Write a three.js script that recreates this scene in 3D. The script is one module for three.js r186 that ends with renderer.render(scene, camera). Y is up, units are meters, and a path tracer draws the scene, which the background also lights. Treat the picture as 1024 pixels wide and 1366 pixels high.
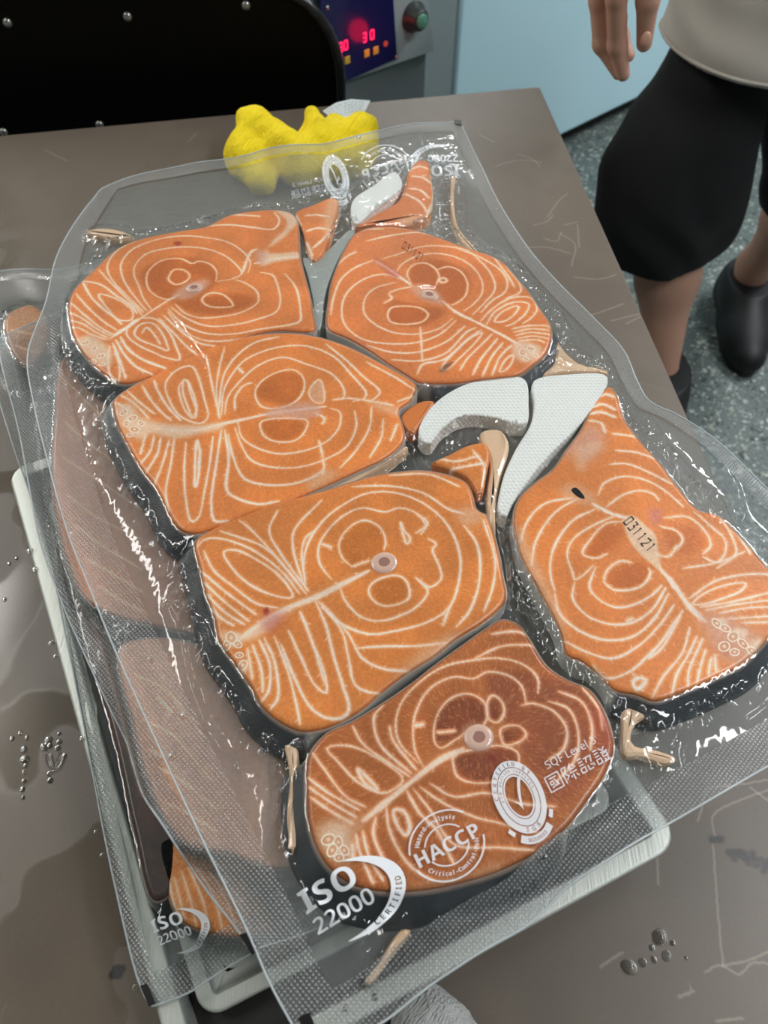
import * as THREE from 'three';
import { mergeGeometries } from 'three/addons/utils/BufferGeometryUtils.js';
import { RoundedBoxGeometry } from 'three/addons/geometries/RoundedBoxGeometry.js';
import { MarchingCubes } from 'three/addons/objects/MarchingCubes.js';
import { RectAreaLightUniformsLib } from 'three/addons/lights/RectAreaLightUniformsLib.js';

// ------------------------------------------------------------------ camera, light, exposure
const V3 = THREE.Vector3, rad = THREE.MathUtils.degToRad;
const scene = new THREE.Scene();
const FOCAL = 1026, PITCH = rad(55), EYE = new V3(0, 1.43, 0);
const camera = new THREE.PerspectiveCamera(2 * Math.atan(683 / FOCAL) * 180 / Math.PI, 1024 / 1366, 0.02, 40);
camera.position.copy(EYE); camera.rotation.x = -PITCH;
camera.focus = 0.57; camera.userData.fStop = 9;
const renderer = new THREE.WebGLRenderer();
renderer.toneMapping = THREE.LinearToneMapping;
renderer.toneMappingExposure = 1.52;
renderer.shadowMap.enabled = true;
scene.background = new THREE.Color(0x000000);
RectAreaLightUniformsLib.init();
const CEIL = 2.75;
// ceiling luminaires: x, z, width, length, strength, tint
const LUMINAIRES = [
  [-1.5, -0.85, 0.3, 1.3, 9, [1.0, 0.97, 0.92]],
  [1.95, -1.9, 0.3, 1.3, 30, [0.94, 0.97, 1.0]],
  [-2.75, -2.6, 0.3, 1.3, 34, [1.0, 0.98, 0.95]],
  [1.42, -0.1, 0.3, 1.1, 18, [0.97, 0.98, 1.0]],
  [0.2, -4.75, 0.9, 0.3, 20, [1.0, 0.98, 0.96]],
];

// ------------------------------------------------------------------ helpers
let seed = 7;
const rnd = () => { seed = (seed + 0x6d2b79f5) | 0; let t = Math.imul(seed ^ (seed >>> 15), 1 | seed); t = (t + Math.imul(t ^ (t >>> 7), 61 | t)) ^ t; return ((t ^ (t >>> 14)) >>> 0) / 4294967296; };
const lerp = THREE.MathUtils.lerp, clamp = THREE.MathUtils.clamp, sstep = THREE.MathUtils.smoothstep;
const hash = (x, y) => { let h = Math.imul(x, 374761393) + Math.imul(y, 668265263); h = Math.imul(h ^ (h >>> 13), 1274126177); return ((h ^ (h >>> 16)) >>> 0) / 4294967296; };
function vnoise(x, y) {                                             // value noise, 0..1
  const ix = Math.floor(x), iy = Math.floor(y), fx = x - ix, fy = y - iy, u = fx * fx * (3 - 2 * fx), v = fy * fy * (3 - 2 * fy);
  return lerp(lerp(hash(ix, iy), hash(ix + 1, iy), u), lerp(hash(ix, iy + 1), hash(ix + 1, iy + 1), u), v);
}
const fbm = (x, y) => vnoise(x, y) * 0.55 + vnoise(x * 2.1 + 9, y * 2.1 + 3) * 0.28 + vnoise(x * 4.3 + 1, y * 4.3 + 7) * 0.17;
// sight line through a pixel of the photograph; spot() meets a level plane, away() a distance in front
function ray(px, py) {
  const dx = (px - 512) / FOCAL, dy = (683 - py) / FOCAL;
  return new V3(dx, dy * Math.cos(PITCH) - Math.sin(PITCH), -(Math.cos(PITCH) + dy * Math.sin(PITCH)));
}
const spot = (px, py, h) => { const r = ray(px, py); return r.multiplyScalar((h - EYE.y) / r.y).add(EYE); };
const away = (px, py, d) => { const r = ray(px, py); return r.multiplyScalar(d / -r.z).add(EYE); };
function onPlane(px, py, p0, n) { const r = ray(px, py); return r.multiplyScalar(p0.clone().sub(EYE).dot(n) / r.dot(n)).add(EYE); }
const pts = (s) => s.trim().split(/\s+/).map((w) => w.split(',').map(Number));
const used = {};
function numbered(name) { const k = used[name] = (used[name] ?? -1) + 1; return k ? name + '_' + String(k).padStart(3, '0') : name; }
function tag(o, label, category, group) { o.userData.label = label; o.userData.category = category; if (group) o.userData.group = group; return o; }
function thing(name, label, category, at = [0, 0, 0], group) {
  const o = new THREE.Group(); o.name = numbered(name); o.position.set(...at); scene.add(o);
  return tag(o, label, category, group);
}
function shadowy(m) { m.castShadow = true; m.receiveShadow = true; return m; }
// part(): a mesh whose geometry is given in world coordinates, put under a thing
function part(owner, name, geo, mat, label) {
  let o = owner; const off = new V3(); while (o && o !== scene) { off.add(o.position); o = o.parent; }
  geo.translate(-off.x, -off.y, -off.z);
  const m = shadowy(new THREE.Mesh(geo, mat)); m.name = name; owner.add(m);
  if (label) m.userData.label = label;
  return m;
}
function single(name, geo, mat, label, category, at = [0, 0, 0], group) {
  geo.translate(-at[0], -at[1], -at[2]);
  const m = shadowy(new THREE.Mesh(geo, mat)); m.name = numbered(name); m.position.set(...at); scene.add(m);
  return tag(m, label, category, group);
}
function struct(name, geo, mat) { const m = shadowy(new THREE.Mesh(geo, mat)); m.name = name; m.userData.kind = 'structure'; scene.add(m); return m; }
const std = (color, roughness = 0.6, extra = {}) => new THREE.MeshStandardMaterial({ color, roughness, ...extra });
const phys = (o) => new THREE.MeshPhysicalMaterial(o);
function canvasTex(w, h, draw, srgb = true, repeat = false) {
  const c = document.createElement('canvas'); c.width = w; c.height = h;
  draw(c.getContext('2d'), w, h);
  const t = new THREE.CanvasTexture(c); if (srgb) t.colorSpace = THREE.SRGBColorSpace;
  if (repeat) t.wrapS = t.wrapT = THREE.RepeatWrapping;
  t.magFilter = THREE.LinearFilter; return t;
}
function dataTex(w, h, f, repeat = true) {                         // grey data texture, f(x, y) in 0..1
  const d = new Uint8Array(w * h * 4);
  for (let y = 0, o = 0; y < h; y++) for (let x = 0; x < w; x++, o += 4) { const v = clamp(f(x, y), 0, 1) * 255; d[o] = d[o + 1] = d[o + 2] = v; d[o + 3] = 255; }
  const t = new THREE.DataTexture(d, w, h); if (repeat) t.wrapS = t.wrapT = THREE.RepeatWrapping;
  t.magFilter = THREE.LinearFilter; t.needsUpdate = true; return t;
}
const tiled = (t, sx, sy = sx) => { const c = t.clone(); c.repeat.set(sx, sy); c.needsUpdate = true; return c; };
function smooth(list, closed, n) {                                  // list of [x, y] -> n smooth points
  const c = new THREE.CatmullRomCurve3(list.map(([x, y]) => new V3(x, y, 0)), closed, 'centripetal');
  const out = []; const m = closed ? n : n - 1;
  for (let i = 0; i < n; i++) { const p = c.getPointAt(i / m); out.push([p.x, p.y]); }
  return out;
}
function geoFrom(pos, idx, uv) {
  const g = new THREE.BufferGeometry();
  g.setAttribute('position', new THREE.Float32BufferAttribute(pos, 3));
  if (uv) g.setAttribute('uv', new THREE.Float32BufferAttribute(uv, 2));
  g.setIndex(idx); g.computeVertexNormals(); return g;
}
function sheet(nu, nv, f, uvf) {                                    // a grid of points f(u, v) -> V3
  const pos = [], uv = [], idx = [];
  for (let j = 0; j <= nv; j++) for (let i = 0; i <= nu; i++) {
    const p = f(i / nu, j / nv); pos.push(p.x, p.y, p.z);
    const t = uvf ? uvf(i / nu, j / nv, p) : [p.x, -p.z]; uv.push(t[0], t[1]);
  }
  for (let j = 0; j < nv; j++) for (let i = 0; i < nu; i++) {
    const a = j * (nu + 1) + i, b = a + 1, c = a + nu + 1, d = c + 1; idx.push(a, c, b, b, c, d);
  }
  return geoFrom(pos, idx, uv);
}
function slab(list, y0, y1, bevel = 0.002, seg = 2) {               // list of [x, z] -> a bevelled upright prism
  const s = new THREE.Shape(list.map(([x, z]) => new THREE.Vector2(x, -z)));
  const g = new THREE.ExtrudeGeometry(s, { depth: y1 - y0 - 2 * bevel, bevelEnabled: bevel > 0, bevelThickness: bevel, bevelSize: bevel, bevelOffset: -bevel, bevelSegments: seg, curveSegments: 8 });
  g.rotateX(-Math.PI / 2); g.translate(0, y0 + bevel, 0); return g;
}
function tube(list, r, seg = 24, rs = 8, closed = false) {
  return new THREE.TubeGeometry(new THREE.CatmullRomCurve3(list, closed, 'centripetal'), seg, r, rs, closed);
}
function offsetLoop(list, d) {                                      // grow a loop of [x, z] by d along its normals
  const n = list.length; let area = 0;
  for (let i = 0; i < n; i++) { const a = list[i], b = list[(i + 1) % n]; area += a[0] * b[1] - b[0] * a[1]; }
  const s = Math.sign(area);
  return list.map((p, i) => {
    const a = list[(i + n - 2) % n], b = list[(i + 2) % n], tx = b[0] - a[0], tz = b[1] - a[1], l = Math.hypot(tx, tz) || 1;
    return [p[0] + s * tz / l * d, p[1] - s * tx / l * d];
  });
}
// a level grid that remembers how high things reach
class Relief {
  constructor(x0, z0, x1, z1, cell, base) { Object.assign(this, { x0, z0, cell, base }); this.nx = Math.ceil((x1 - x0) / cell) + 1; this.nz = Math.ceil((z1 - z0) / cell) + 1; this.h = new Float32Array(this.nx * this.nz).fill(base); }
  add(geo, off = new V3()) {
    const p = geo.attributes.position, ix = geo.index?.array, n = ix ? ix.length : p.count, a = new V3(), b = new V3(), c = new V3();
    for (let i = 0; i < n; i += 3) {
      a.fromBufferAttribute(p, ix ? ix[i] : i).add(off); b.fromBufferAttribute(p, ix ? ix[i + 1] : i + 1).add(off); c.fromBufferAttribute(p, ix ? ix[i + 2] : i + 2).add(off);
      const D = (b.z - c.z) * (a.x - c.x) + (c.x - b.x) * (a.z - c.z); if (Math.abs(D) < 1e-12) continue;
      const lx = Math.max(0, Math.ceil((Math.min(a.x, b.x, c.x) - this.x0) / this.cell)), hx = Math.min(this.nx - 1, Math.floor((Math.max(a.x, b.x, c.x) - this.x0) / this.cell));
      const lz = Math.max(0, Math.ceil((Math.min(a.z, b.z, c.z) - this.z0) / this.cell)), hz = Math.min(this.nz - 1, Math.floor((Math.max(a.z, b.z, c.z) - this.z0) / this.cell));
      for (let j = lz; j <= hz; j++) for (let k = lx; k <= hx; k++) {
        const x = this.x0 + k * this.cell, z = this.z0 + j * this.cell, u = ((b.z - c.z) * (x - c.x) + (c.x - b.x) * (z - c.z)) / D, v = ((c.z - a.z) * (x - c.x) + (a.x - c.x) * (z - c.z)) / D;
        if (u < -1e-6 || v < -1e-6 || u + v > 1 + 1e-6) continue;
        const y = u * a.y + v * b.y + (1 - u - v) * c.y, o = j * this.nx + k; if (y > this.h[o]) this.h[o] = y;
      }
    }
  }
  addThing(o) { o.updateMatrixWorld(true); o.traverse((m) => { if (m.isMesh) this.add(m.geometry, new V3().setFromMatrixPosition(m.matrixWorld)); }); }
  at(x, z, h = this.h) {
    const fx = clamp((x - this.x0) / this.cell, 0, this.nx - 1.001), fz = clamp((z - this.z0) / this.cell, 0, this.nz - 1.001), i = Math.floor(fx), j = Math.floor(fz), u = fx - i, v = fz - j, o = j * this.nx + i;
    return lerp(lerp(h[o], h[o + 1], u), lerp(h[o + this.nx], h[o + this.nx + 1], u), v);
  }
  cling(gap, pull, rounds) {                                        // a skin drawn tight over the relief by vacuum
    const { nx, nz, h } = this, t = new Float32Array(h.length); let top = -9; for (const y of h) top = Math.max(top, y);
    const ob = h.map((y, o) => { let m = y; const i = o % nx, j = Math.floor(o / nx); if (i && j && i < nx - 1 && j < nz - 1) for (const q of [-1, 1, -nx, nx, -nx - 1, -nx + 1, nx - 1, nx + 1]) m = Math.max(m, h[o + q]); return m + gap; });
    for (let i = 0; i < t.length; i++) t[i] = ob[i];
    for (let k = 0; k < rounds; k++) for (let j = 1; j < nz - 1; j++) for (let i = 1; i < nx - 1; i++) {
      const o = j * nx + i, s = (t[o - 1] + t[o + 1] + t[o - nx] + t[o + nx]) / 4 - pull;
      t[o] = Math.max(ob[o], t[o] + 1.7 * (s - t[o]));
    }
    this.skin = t; this.ob = ob; return this;
  }
}

// ------------------------------------------------------------------ the room
const M = {
  steel: phys({ color: 0x9aa4a6, metalness: 0.85, roughness: 0.38 }),
  alu: phys({ color: 0xd6d9d4, metalness: 0.75, roughness: 0.42 }),
  black: phys({ color: 0x040404, roughness: 0.4, specularIntensity: 0.35 }),
  rubber: std(0x0b0b0c, 0.35),
  bolt: phys({ color: 0xb9b9b4, metalness: 0.9, roughness: 0.3 }),
};
{
  const terrazzo = canvasTex(1024, 1024, (c, w, h) => {
    c.fillStyle = '#5c6664'; c.fillRect(0, 0, w, h);
    const tones = ['#94a09a', '#3e4a49', '#586460', '#aab3aa', '#2f3a3b', '#78867f', '#8b8f80'];
    for (let i = 0; i < 9000; i++) {
      const x = rnd() * w, y = rnd() * h, r = 1.5 + rnd() * rnd() * 9; c.fillStyle = tones[Math.floor(rnd() * tones.length)];
      for (const [ox, oy] of [[0, 0], [w, 0], [-w, 0], [0, h], [0, -h]]) {
        c.beginPath(); const k = 5 + Math.floor(rnd() * 3), a0 = rnd() * 6;
        for (let q = 0; q < k; q++) { const a = a0 + q / k * 6.283, rr = r * (0.75 + 0.5 * hash(i, q)); c[q ? 'lineTo' : 'moveTo'](x + ox + Math.cos(a) * rr, y + oy + Math.sin(a) * rr); }
        c.fill();
      }
    }
  }, true, true);
  const box = (x0, y0, z0, x1, y1, z1) => { const g = new THREE.BoxGeometry(x1 - x0, y1 - y0, z1 - z0); g.translate((x0 + x1) / 2, (y0 + y1) / 2, (z0 + z1) / 2); return g; };
  const fg = box(-3.2, -0.1, -5.2, 4.4, 0, 3.2), p = fg.attributes.position, uv = fg.attributes.uv;
  for (let i = 0; i < p.count; i++) uv.setXY(i, p.getX(i) / 0.8, p.getZ(i) / 0.8);
  struct('floor', fg, std(0xffffff, 0.45, { map: terrazzo }));
  const wall = std(0xb9bfbc, 0.7), soffit = std(0xd5d8d6, 0.8);
  struct('wall_back', box(-3.2, 0, -5.2, 4.4, CEIL, -5.08), wall);
  struct('wall_front', box(-3.2, 0, 3.08, 4.4, CEIL, 3.2), wall);
  struct('wall_left', box(-3.2, 0, -5.08, -3.08, CEIL, 3.08), wall);
  struct('wall_right', box(4.28, 0, -5.08, 4.4, CEIL, 3.08), wall);
  struct('ceiling', box(-3.2, CEIL, -5.2, 4.4, CEIL + 0.1, 3.2), soffit);
}
LUMINAIRES.forEach(([x, z, w, l, power, tint], i) => {
  const words = ['ceiling batten light over the near left of the brown table', 'ceiling batten light over the freezer and the person', 'ceiling batten light at the far left beyond the black lid', 'ceiling batten light over the near right corner of the table', 'crosswise ceiling light by the back wall'];
  const t = thing('ceiling_light', words[i], 'light', [x, CEIL - 0.06, z], 'ceiling lights');
  const housing = new RoundedBoxGeometry(w + 0.04, 0.05, l + 0.04, 2, 0.01); housing.translate(x, CEIL - 0.03, z);
  part(t, 'housing', housing, std(0xe8e8e6, 0.5));
  const lens = new THREE.BoxGeometry(w, 0.008, l); lens.translate(x, CEIL - 0.06, z);
  part(t, 'diffuser', lens, std(0xffffff, 0.5, { emissive: new THREE.Color(...tint), emissiveIntensity: 3 }));
  const lamp = new THREE.RectAreaLight(new THREE.Color(...tint), power, w, l);
  lamp.position.set(0, -0.012, 0); lamp.rotation.x = -Math.PI / 2; lamp.name = 'lamp'; t.add(lamp);
});

// ------------------------------------------------------------------ the table
const TABLE = 0.85;
{
  const c0 = [0.234, -1.188], left = [-0.9846, 0.1747], near = [0.1084, 0.9941];
  const at = (a, b) => [c0[0] + left[0] * a + near[0] * b, c0[1] + left[1] * a + near[1] * b];
  const t = thing('work_table', 'brown work table with a scratched wet top under the salmon bags', 'table', [-0.4, 0, -0.5]);
  const corners = [at(0, 0), at(1.5, 0), at(1.5, 1.42), at(0, 1.42)];
  // round the corners a little
  const loop = []; corners.forEach((q, i) => { const a = corners[(i + 3) % 4], b = corners[(i + 1) % 4]; const la = Math.hypot(a[0] - q[0], a[1] - q[1]), lb = Math.hypot(b[0] - q[0], b[1] - q[1]), r = 0.008;
    const A = [q[0] + (a[0] - q[0]) / la * r, q[1] + (a[1] - q[1]) / la * r], B = [q[0] + (b[0] - q[0]) / lb * r, q[1] + (b[1] - q[1]) / lb * r];
    for (let k = 0; k <= 4; k++) { const s = k / 4; loop.push([(1 - s) ** 2 * A[0] + 2 * s * (1 - s) * q[0] + s * s * B[0], (1 - s) ** 2 * A[1] + 2 * s * (1 - s) * q[1] + s * s * B[1]]); } });
  const X0 = -1.35, Z0 = -1.25, S = 1.85;                            // the picture of the top covers S x S metres
  const px = (X, Y, w) => { const p = spot(X, Y, TABLE); return [(p.x - X0) / S * w, (p.z - Z0) / S * w]; };
  const scratch = [
    '955,1118 950,1090 1000,1062 1060,1045', '950,1118 956,1200 964,1288', '964,1288 1000,1280 1040,1262', '940,1296 962,1288 985,1300 1005,1284 1040,1290', '930,1096 938,1070 945,1052 975,1048 1024,1040', '1000,1050 1024,1068', '878,1180 876,1140',
    '730,290 745,268 756,258', '712,300 728,296 738,287', '690,205 712,214 720,222', '660,222 690,214 722,216', '752,300 770,296', '748,312 766,325 762,355', '725,318 742,322 748,310', '700,330 730,330 760,338',
    '765,370 800,372 822,366', '815,428 860,418 835,432', '790,420 832,405', '770,300 772,330', '640,180 660,190', '955,1362 990,1358', '800,1290 830,1270', '60,200 90,215', '250,190 262,178', '905,1330 925,1322'];
  const map = canvasTex(2048, 2048, (c, w) => {
    c.fillStyle = '#665c51'; c.fillRect(0, 0, w, w);
    const d = c.getImageData(0, 0, w, w), a = d.data;
    for (let y = 0, o = 0; y < w; y++) for (let x = 0; x < w; x++, o += 4) {
      const n = 1 + (vnoise(x / 140, y / 140) - 0.5) * 0.07 + (vnoise(x / 31, y / 31) - 0.5) * 0.05 + (hash(x, y) - 0.5) * 0.05; a[o] *= n; a[o + 1] *= n; a[o + 2] *= n;
    }
    c.putImageData(d, 0, 0);
    c.lineCap = 'round';
    for (const s of scratch) {
      const q = smooth(pts(s).map(([X, Y]) => px(X, Y, w)), false, 30);
      c.strokeStyle = 'rgba(190,180,165,0.4)'; c.lineWidth = 1.6; c.beginPath(); q.forEach(([x, y], i) => c[i ? 'lineTo' : 'moveTo'](x + (rnd() - 0.5) * 0.8, y + (rnd() - 0.5) * 0.8)); c.stroke();
    }
    for (let i = 0; i < 150; i++) { const x = rnd() * w, y = rnd() * w, a0 = rnd() * 6, l = 6 + rnd() * 50; c.strokeStyle = `rgba(180,170,155,${0.05 + rnd() * 0.14})`; c.lineWidth = 0.8; c.beginPath(); c.moveTo(x, y); c.lineTo(x + Math.cos(a0) * l, y + Math.sin(a0) * l); c.stroke(); }
    for (const [X, Y, r] of [[995, 1142, 9], [1015, 1150, 10], [955, 1120, 4], [980, 1138, 5], [1035, 1158, 9], [158, 1292, 3], [155, 1300, 3]]) {   // worn grey spots
      for (let k = 0; k < 40; k++) { const [x, y] = px(X + (rnd() - 0.5) * r * 4, Y + (rnd() - 0.5) * r * 1.2, w); c.fillStyle = 'rgba(52,50,48,0.35)'; c.beginPath(); c.arc(x, y, 0.8 + rnd() * 2, 0, 7); c.fill(); }
    }
  });
  const wet = dataTex(1024, 1024, (x, y) => {                        // water lying in patches at the near left: smooth where wet
    const X = X0 + x / 1024 * S, Z = Z0 + y / 1024 * S, near_ = sstep(0.35 * (Z + 0.55) - 0.7 * (X + 0.28) , 0, 0.06);
    const n = fbm(X * 14, Z * 11);
    const w = near_ * sstep(n, 0.44, 0.5);
    return lerp(0.42 + (hash(x, y) - 0.5) * 0.05, 0.16, w);
  });
  for (const q of [map, wet]) { q.repeat.set(1 / S, 1 / S); q.wrapS = q.wrapT = THREE.ClampToEdgeWrapping; }
  map.offset.set(-X0 / S, 1 + Z0 / S);
  wet.flipY = true; wet.offset.set(-X0 / S, 1 + Z0 / S);
  const top = std(0xffffff, 1, { map, roughnessMap: wet });
  part(t, 'table_top', slab(loop, TABLE - 0.035, TABLE, 0.003), top);
  const frame = std(0x6d7070, 0.4, { metalness: 0.7 });
  const inset = offsetLoop(corners, -0.06);
  for (let i = 0; i < 4; i++) {
    const a = new V3(inset[i][0], 0, inset[i][1]), b = new V3(inset[(i + 1) % 4][0], 0, inset[(i + 1) % 4][1]), g = new RoundedBoxGeometry(a.distanceTo(b), 0.06, 0.025, 2, 0.004);
    g.rotateY(-Math.atan2(b.z - a.z, b.x - a.x)); g.translate((a.x + b.x) / 2, TABLE - 0.0655, (a.z + b.z) / 2); part(t, 'apron', g, frame);
    const l = new THREE.CylinderGeometry(0.02, 0.02, TABLE - 0.1, 16); l.translate(a.x, (TABLE - 0.1) / 2 + 0.005, a.z); part(t, 'leg', l, frame);
  }
}

// ------------------------------------------------------------------ the aluminium tray under the bags
const FL = [-0.1123, 0.0306], TW = [0.9077, -0.4196], TL = [-0.4461, -0.895];   // front-left corner, along the front, along the left side
const trayAt = (a, b) => [FL[0] + TW[0] * a + TL[0] * b, FL[1] + TW[1] * a + TL[1] * b];
function roundRect(a0, b0, a1, b1, r, n = 6) {
  const out = [];
  for (const [ca, cb, s] of [[a0 + r, b0 + r, Math.PI], [a1 - r, b0 + r, 1.5 * Math.PI], [a1 - r, b1 - r, 0], [a0 + r, b1 - r, 0.5 * Math.PI]])
    for (let k = 0; k <= n; k++) { const t = s + k / n * Math.PI / 2; out.push(trayAt(ca + r * Math.cos(t), cb + r * Math.sin(t))); }
  return out;
}
function panGeometry(a0, b0, a1, b1, r, rows) {                      // rows: [inset, y] from the outer lip inwards and back under
  const pos = [], idx = [], uv = []; let n = 0;
  rows.forEach(([d, y]) => { const l = roundRect(a0 + d, b0 + d, a1 - d, b1 - d, Math.max(r - d, 0.002)); n = l.length; l.forEach(([x, z]) => { pos.push(x, y, z); uv.push(x, z); }); });
  for (let k = 0; k < rows.length - 1; k++) for (let i = 0; i < n; i++) { const a = k * n + i, b = k * n + (i + 1) % n, c = a + n, d = b + n; idx.push(a, b, c, b, d, c); }
  return geoFrom(pos, idx, uv);
}
{
  const grain = dataTex(256, 256, (x, y) => 0.5 + (vnoise(x / 3, y / 60) - 0.5) * 0.5 + (hash(x, y) - 0.5) * 0.2);
  const alu = phys({ color: 0xc6c9c3, metalness: 0.6, roughness: 0.55, bumpMap: tiled(grain, 12), bumpScale: 0.0002 });
  const W = 0.346, L = 0.52;
  const t = thing('aluminium_tray', 'shallow silver aluminium tray with rounded rim under the stacked bags', 'tray', [trayAt(W / 2, L / 2)[0], TABLE, trayAt(W / 2, L / 2)[1]]);
  part(t, 'rim', panGeometry(0, 0, W, L, 0.018, [[0.0006, 0.8735], [0, 0.875], [0.001, 0.8764], [0.003, 0.877], [0.012, 0.877], [0.0135, 0.8766], [0.0145, 0.875], [0.0165, 0.8545], [0.0155, 0.8535], [0.0135, 0.872], [0.012, 0.8745], [0.003, 0.8745], [0.0006, 0.8735]]), alu);
  part(t, 'pan_floor', slab(roundRect(0.0162, 0.0162, W - 0.0162, L - 0.0162, 0.01), 0.8505, 0.8545, 0.0008), phys({ color: 0x2b2a29, roughness: 0.45, metalness: 0.3 }), 'tray floor with its shade painted in dark');  // shade inside the tray is put into this dark floor colour
  // a smaller pan set inside it, its rounded near corner showing below the lowest bag
  const u = thing('aluminium_pan', 'smaller silver pan with rounded corner lying inside the tray', 'pan', [trayAt(0.18, 0.25)[0], 0.8545, trayAt(0.18, 0.25)[1]]);
  part(u, 'pan_body', panGeometry(0.022, 0.040, 0.325, 0.48, 0.014, [[0.010, 0.855], [0.004, 0.856], [0.0015, 0.861], [0, 0.8655], [0.0006, 0.8668], [0.002, 0.867], [0.009, 0.867], [0.0105, 0.8664], [0.0125, 0.8595], [0.02, 0.859]]), alu);
  part(u, 'pan_floor', slab(roundRect(0.0418, 0.0598, 0.3052, 0.4602, 0.008), 0.856, 0.8592, 0.0008), alu);
}

// ------------------------------------------------------------------ salmon steaks
const STEAK_TOP = 0.970, STEAK_LOW = 0.950;
const skinBump = dataTex(256, 256, (x, y) => { const s = 16, r = Math.floor(y / (s / 2)), cx = (Math.floor((x + (r % 2) * s / 2) / s) + 0.5) * s - (r % 2) * s / 2, cy = (r + 0.5) * s / 2, d = Math.hypot(x - cx, (y - cy) * 1.3) / s; return clamp(1 - d * 1.3, 0, 1) * 0.8 + hash(x, y) * 0.2; });
const skinMat = phys({ color: 0xffffff, vertexColors: true, roughness: 0.28, bumpMap: tiled(skinBump, 40), bumpScale: 0.0006, clearcoat: 0.5, clearcoatRoughness: 0.15 });
const boneMat = phys({ color: 0xe3b9a6, roughness: 0.35, clearcoat: 0.6, clearcoatRoughness: 0.1 });
const marrowMat = phys({ color: 0xa9786c, roughness: 0.3, clearcoat: 0.8, clearcoatRoughness: 0.1 });
const spots = {};                                                   // remembers what the bags hold
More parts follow.
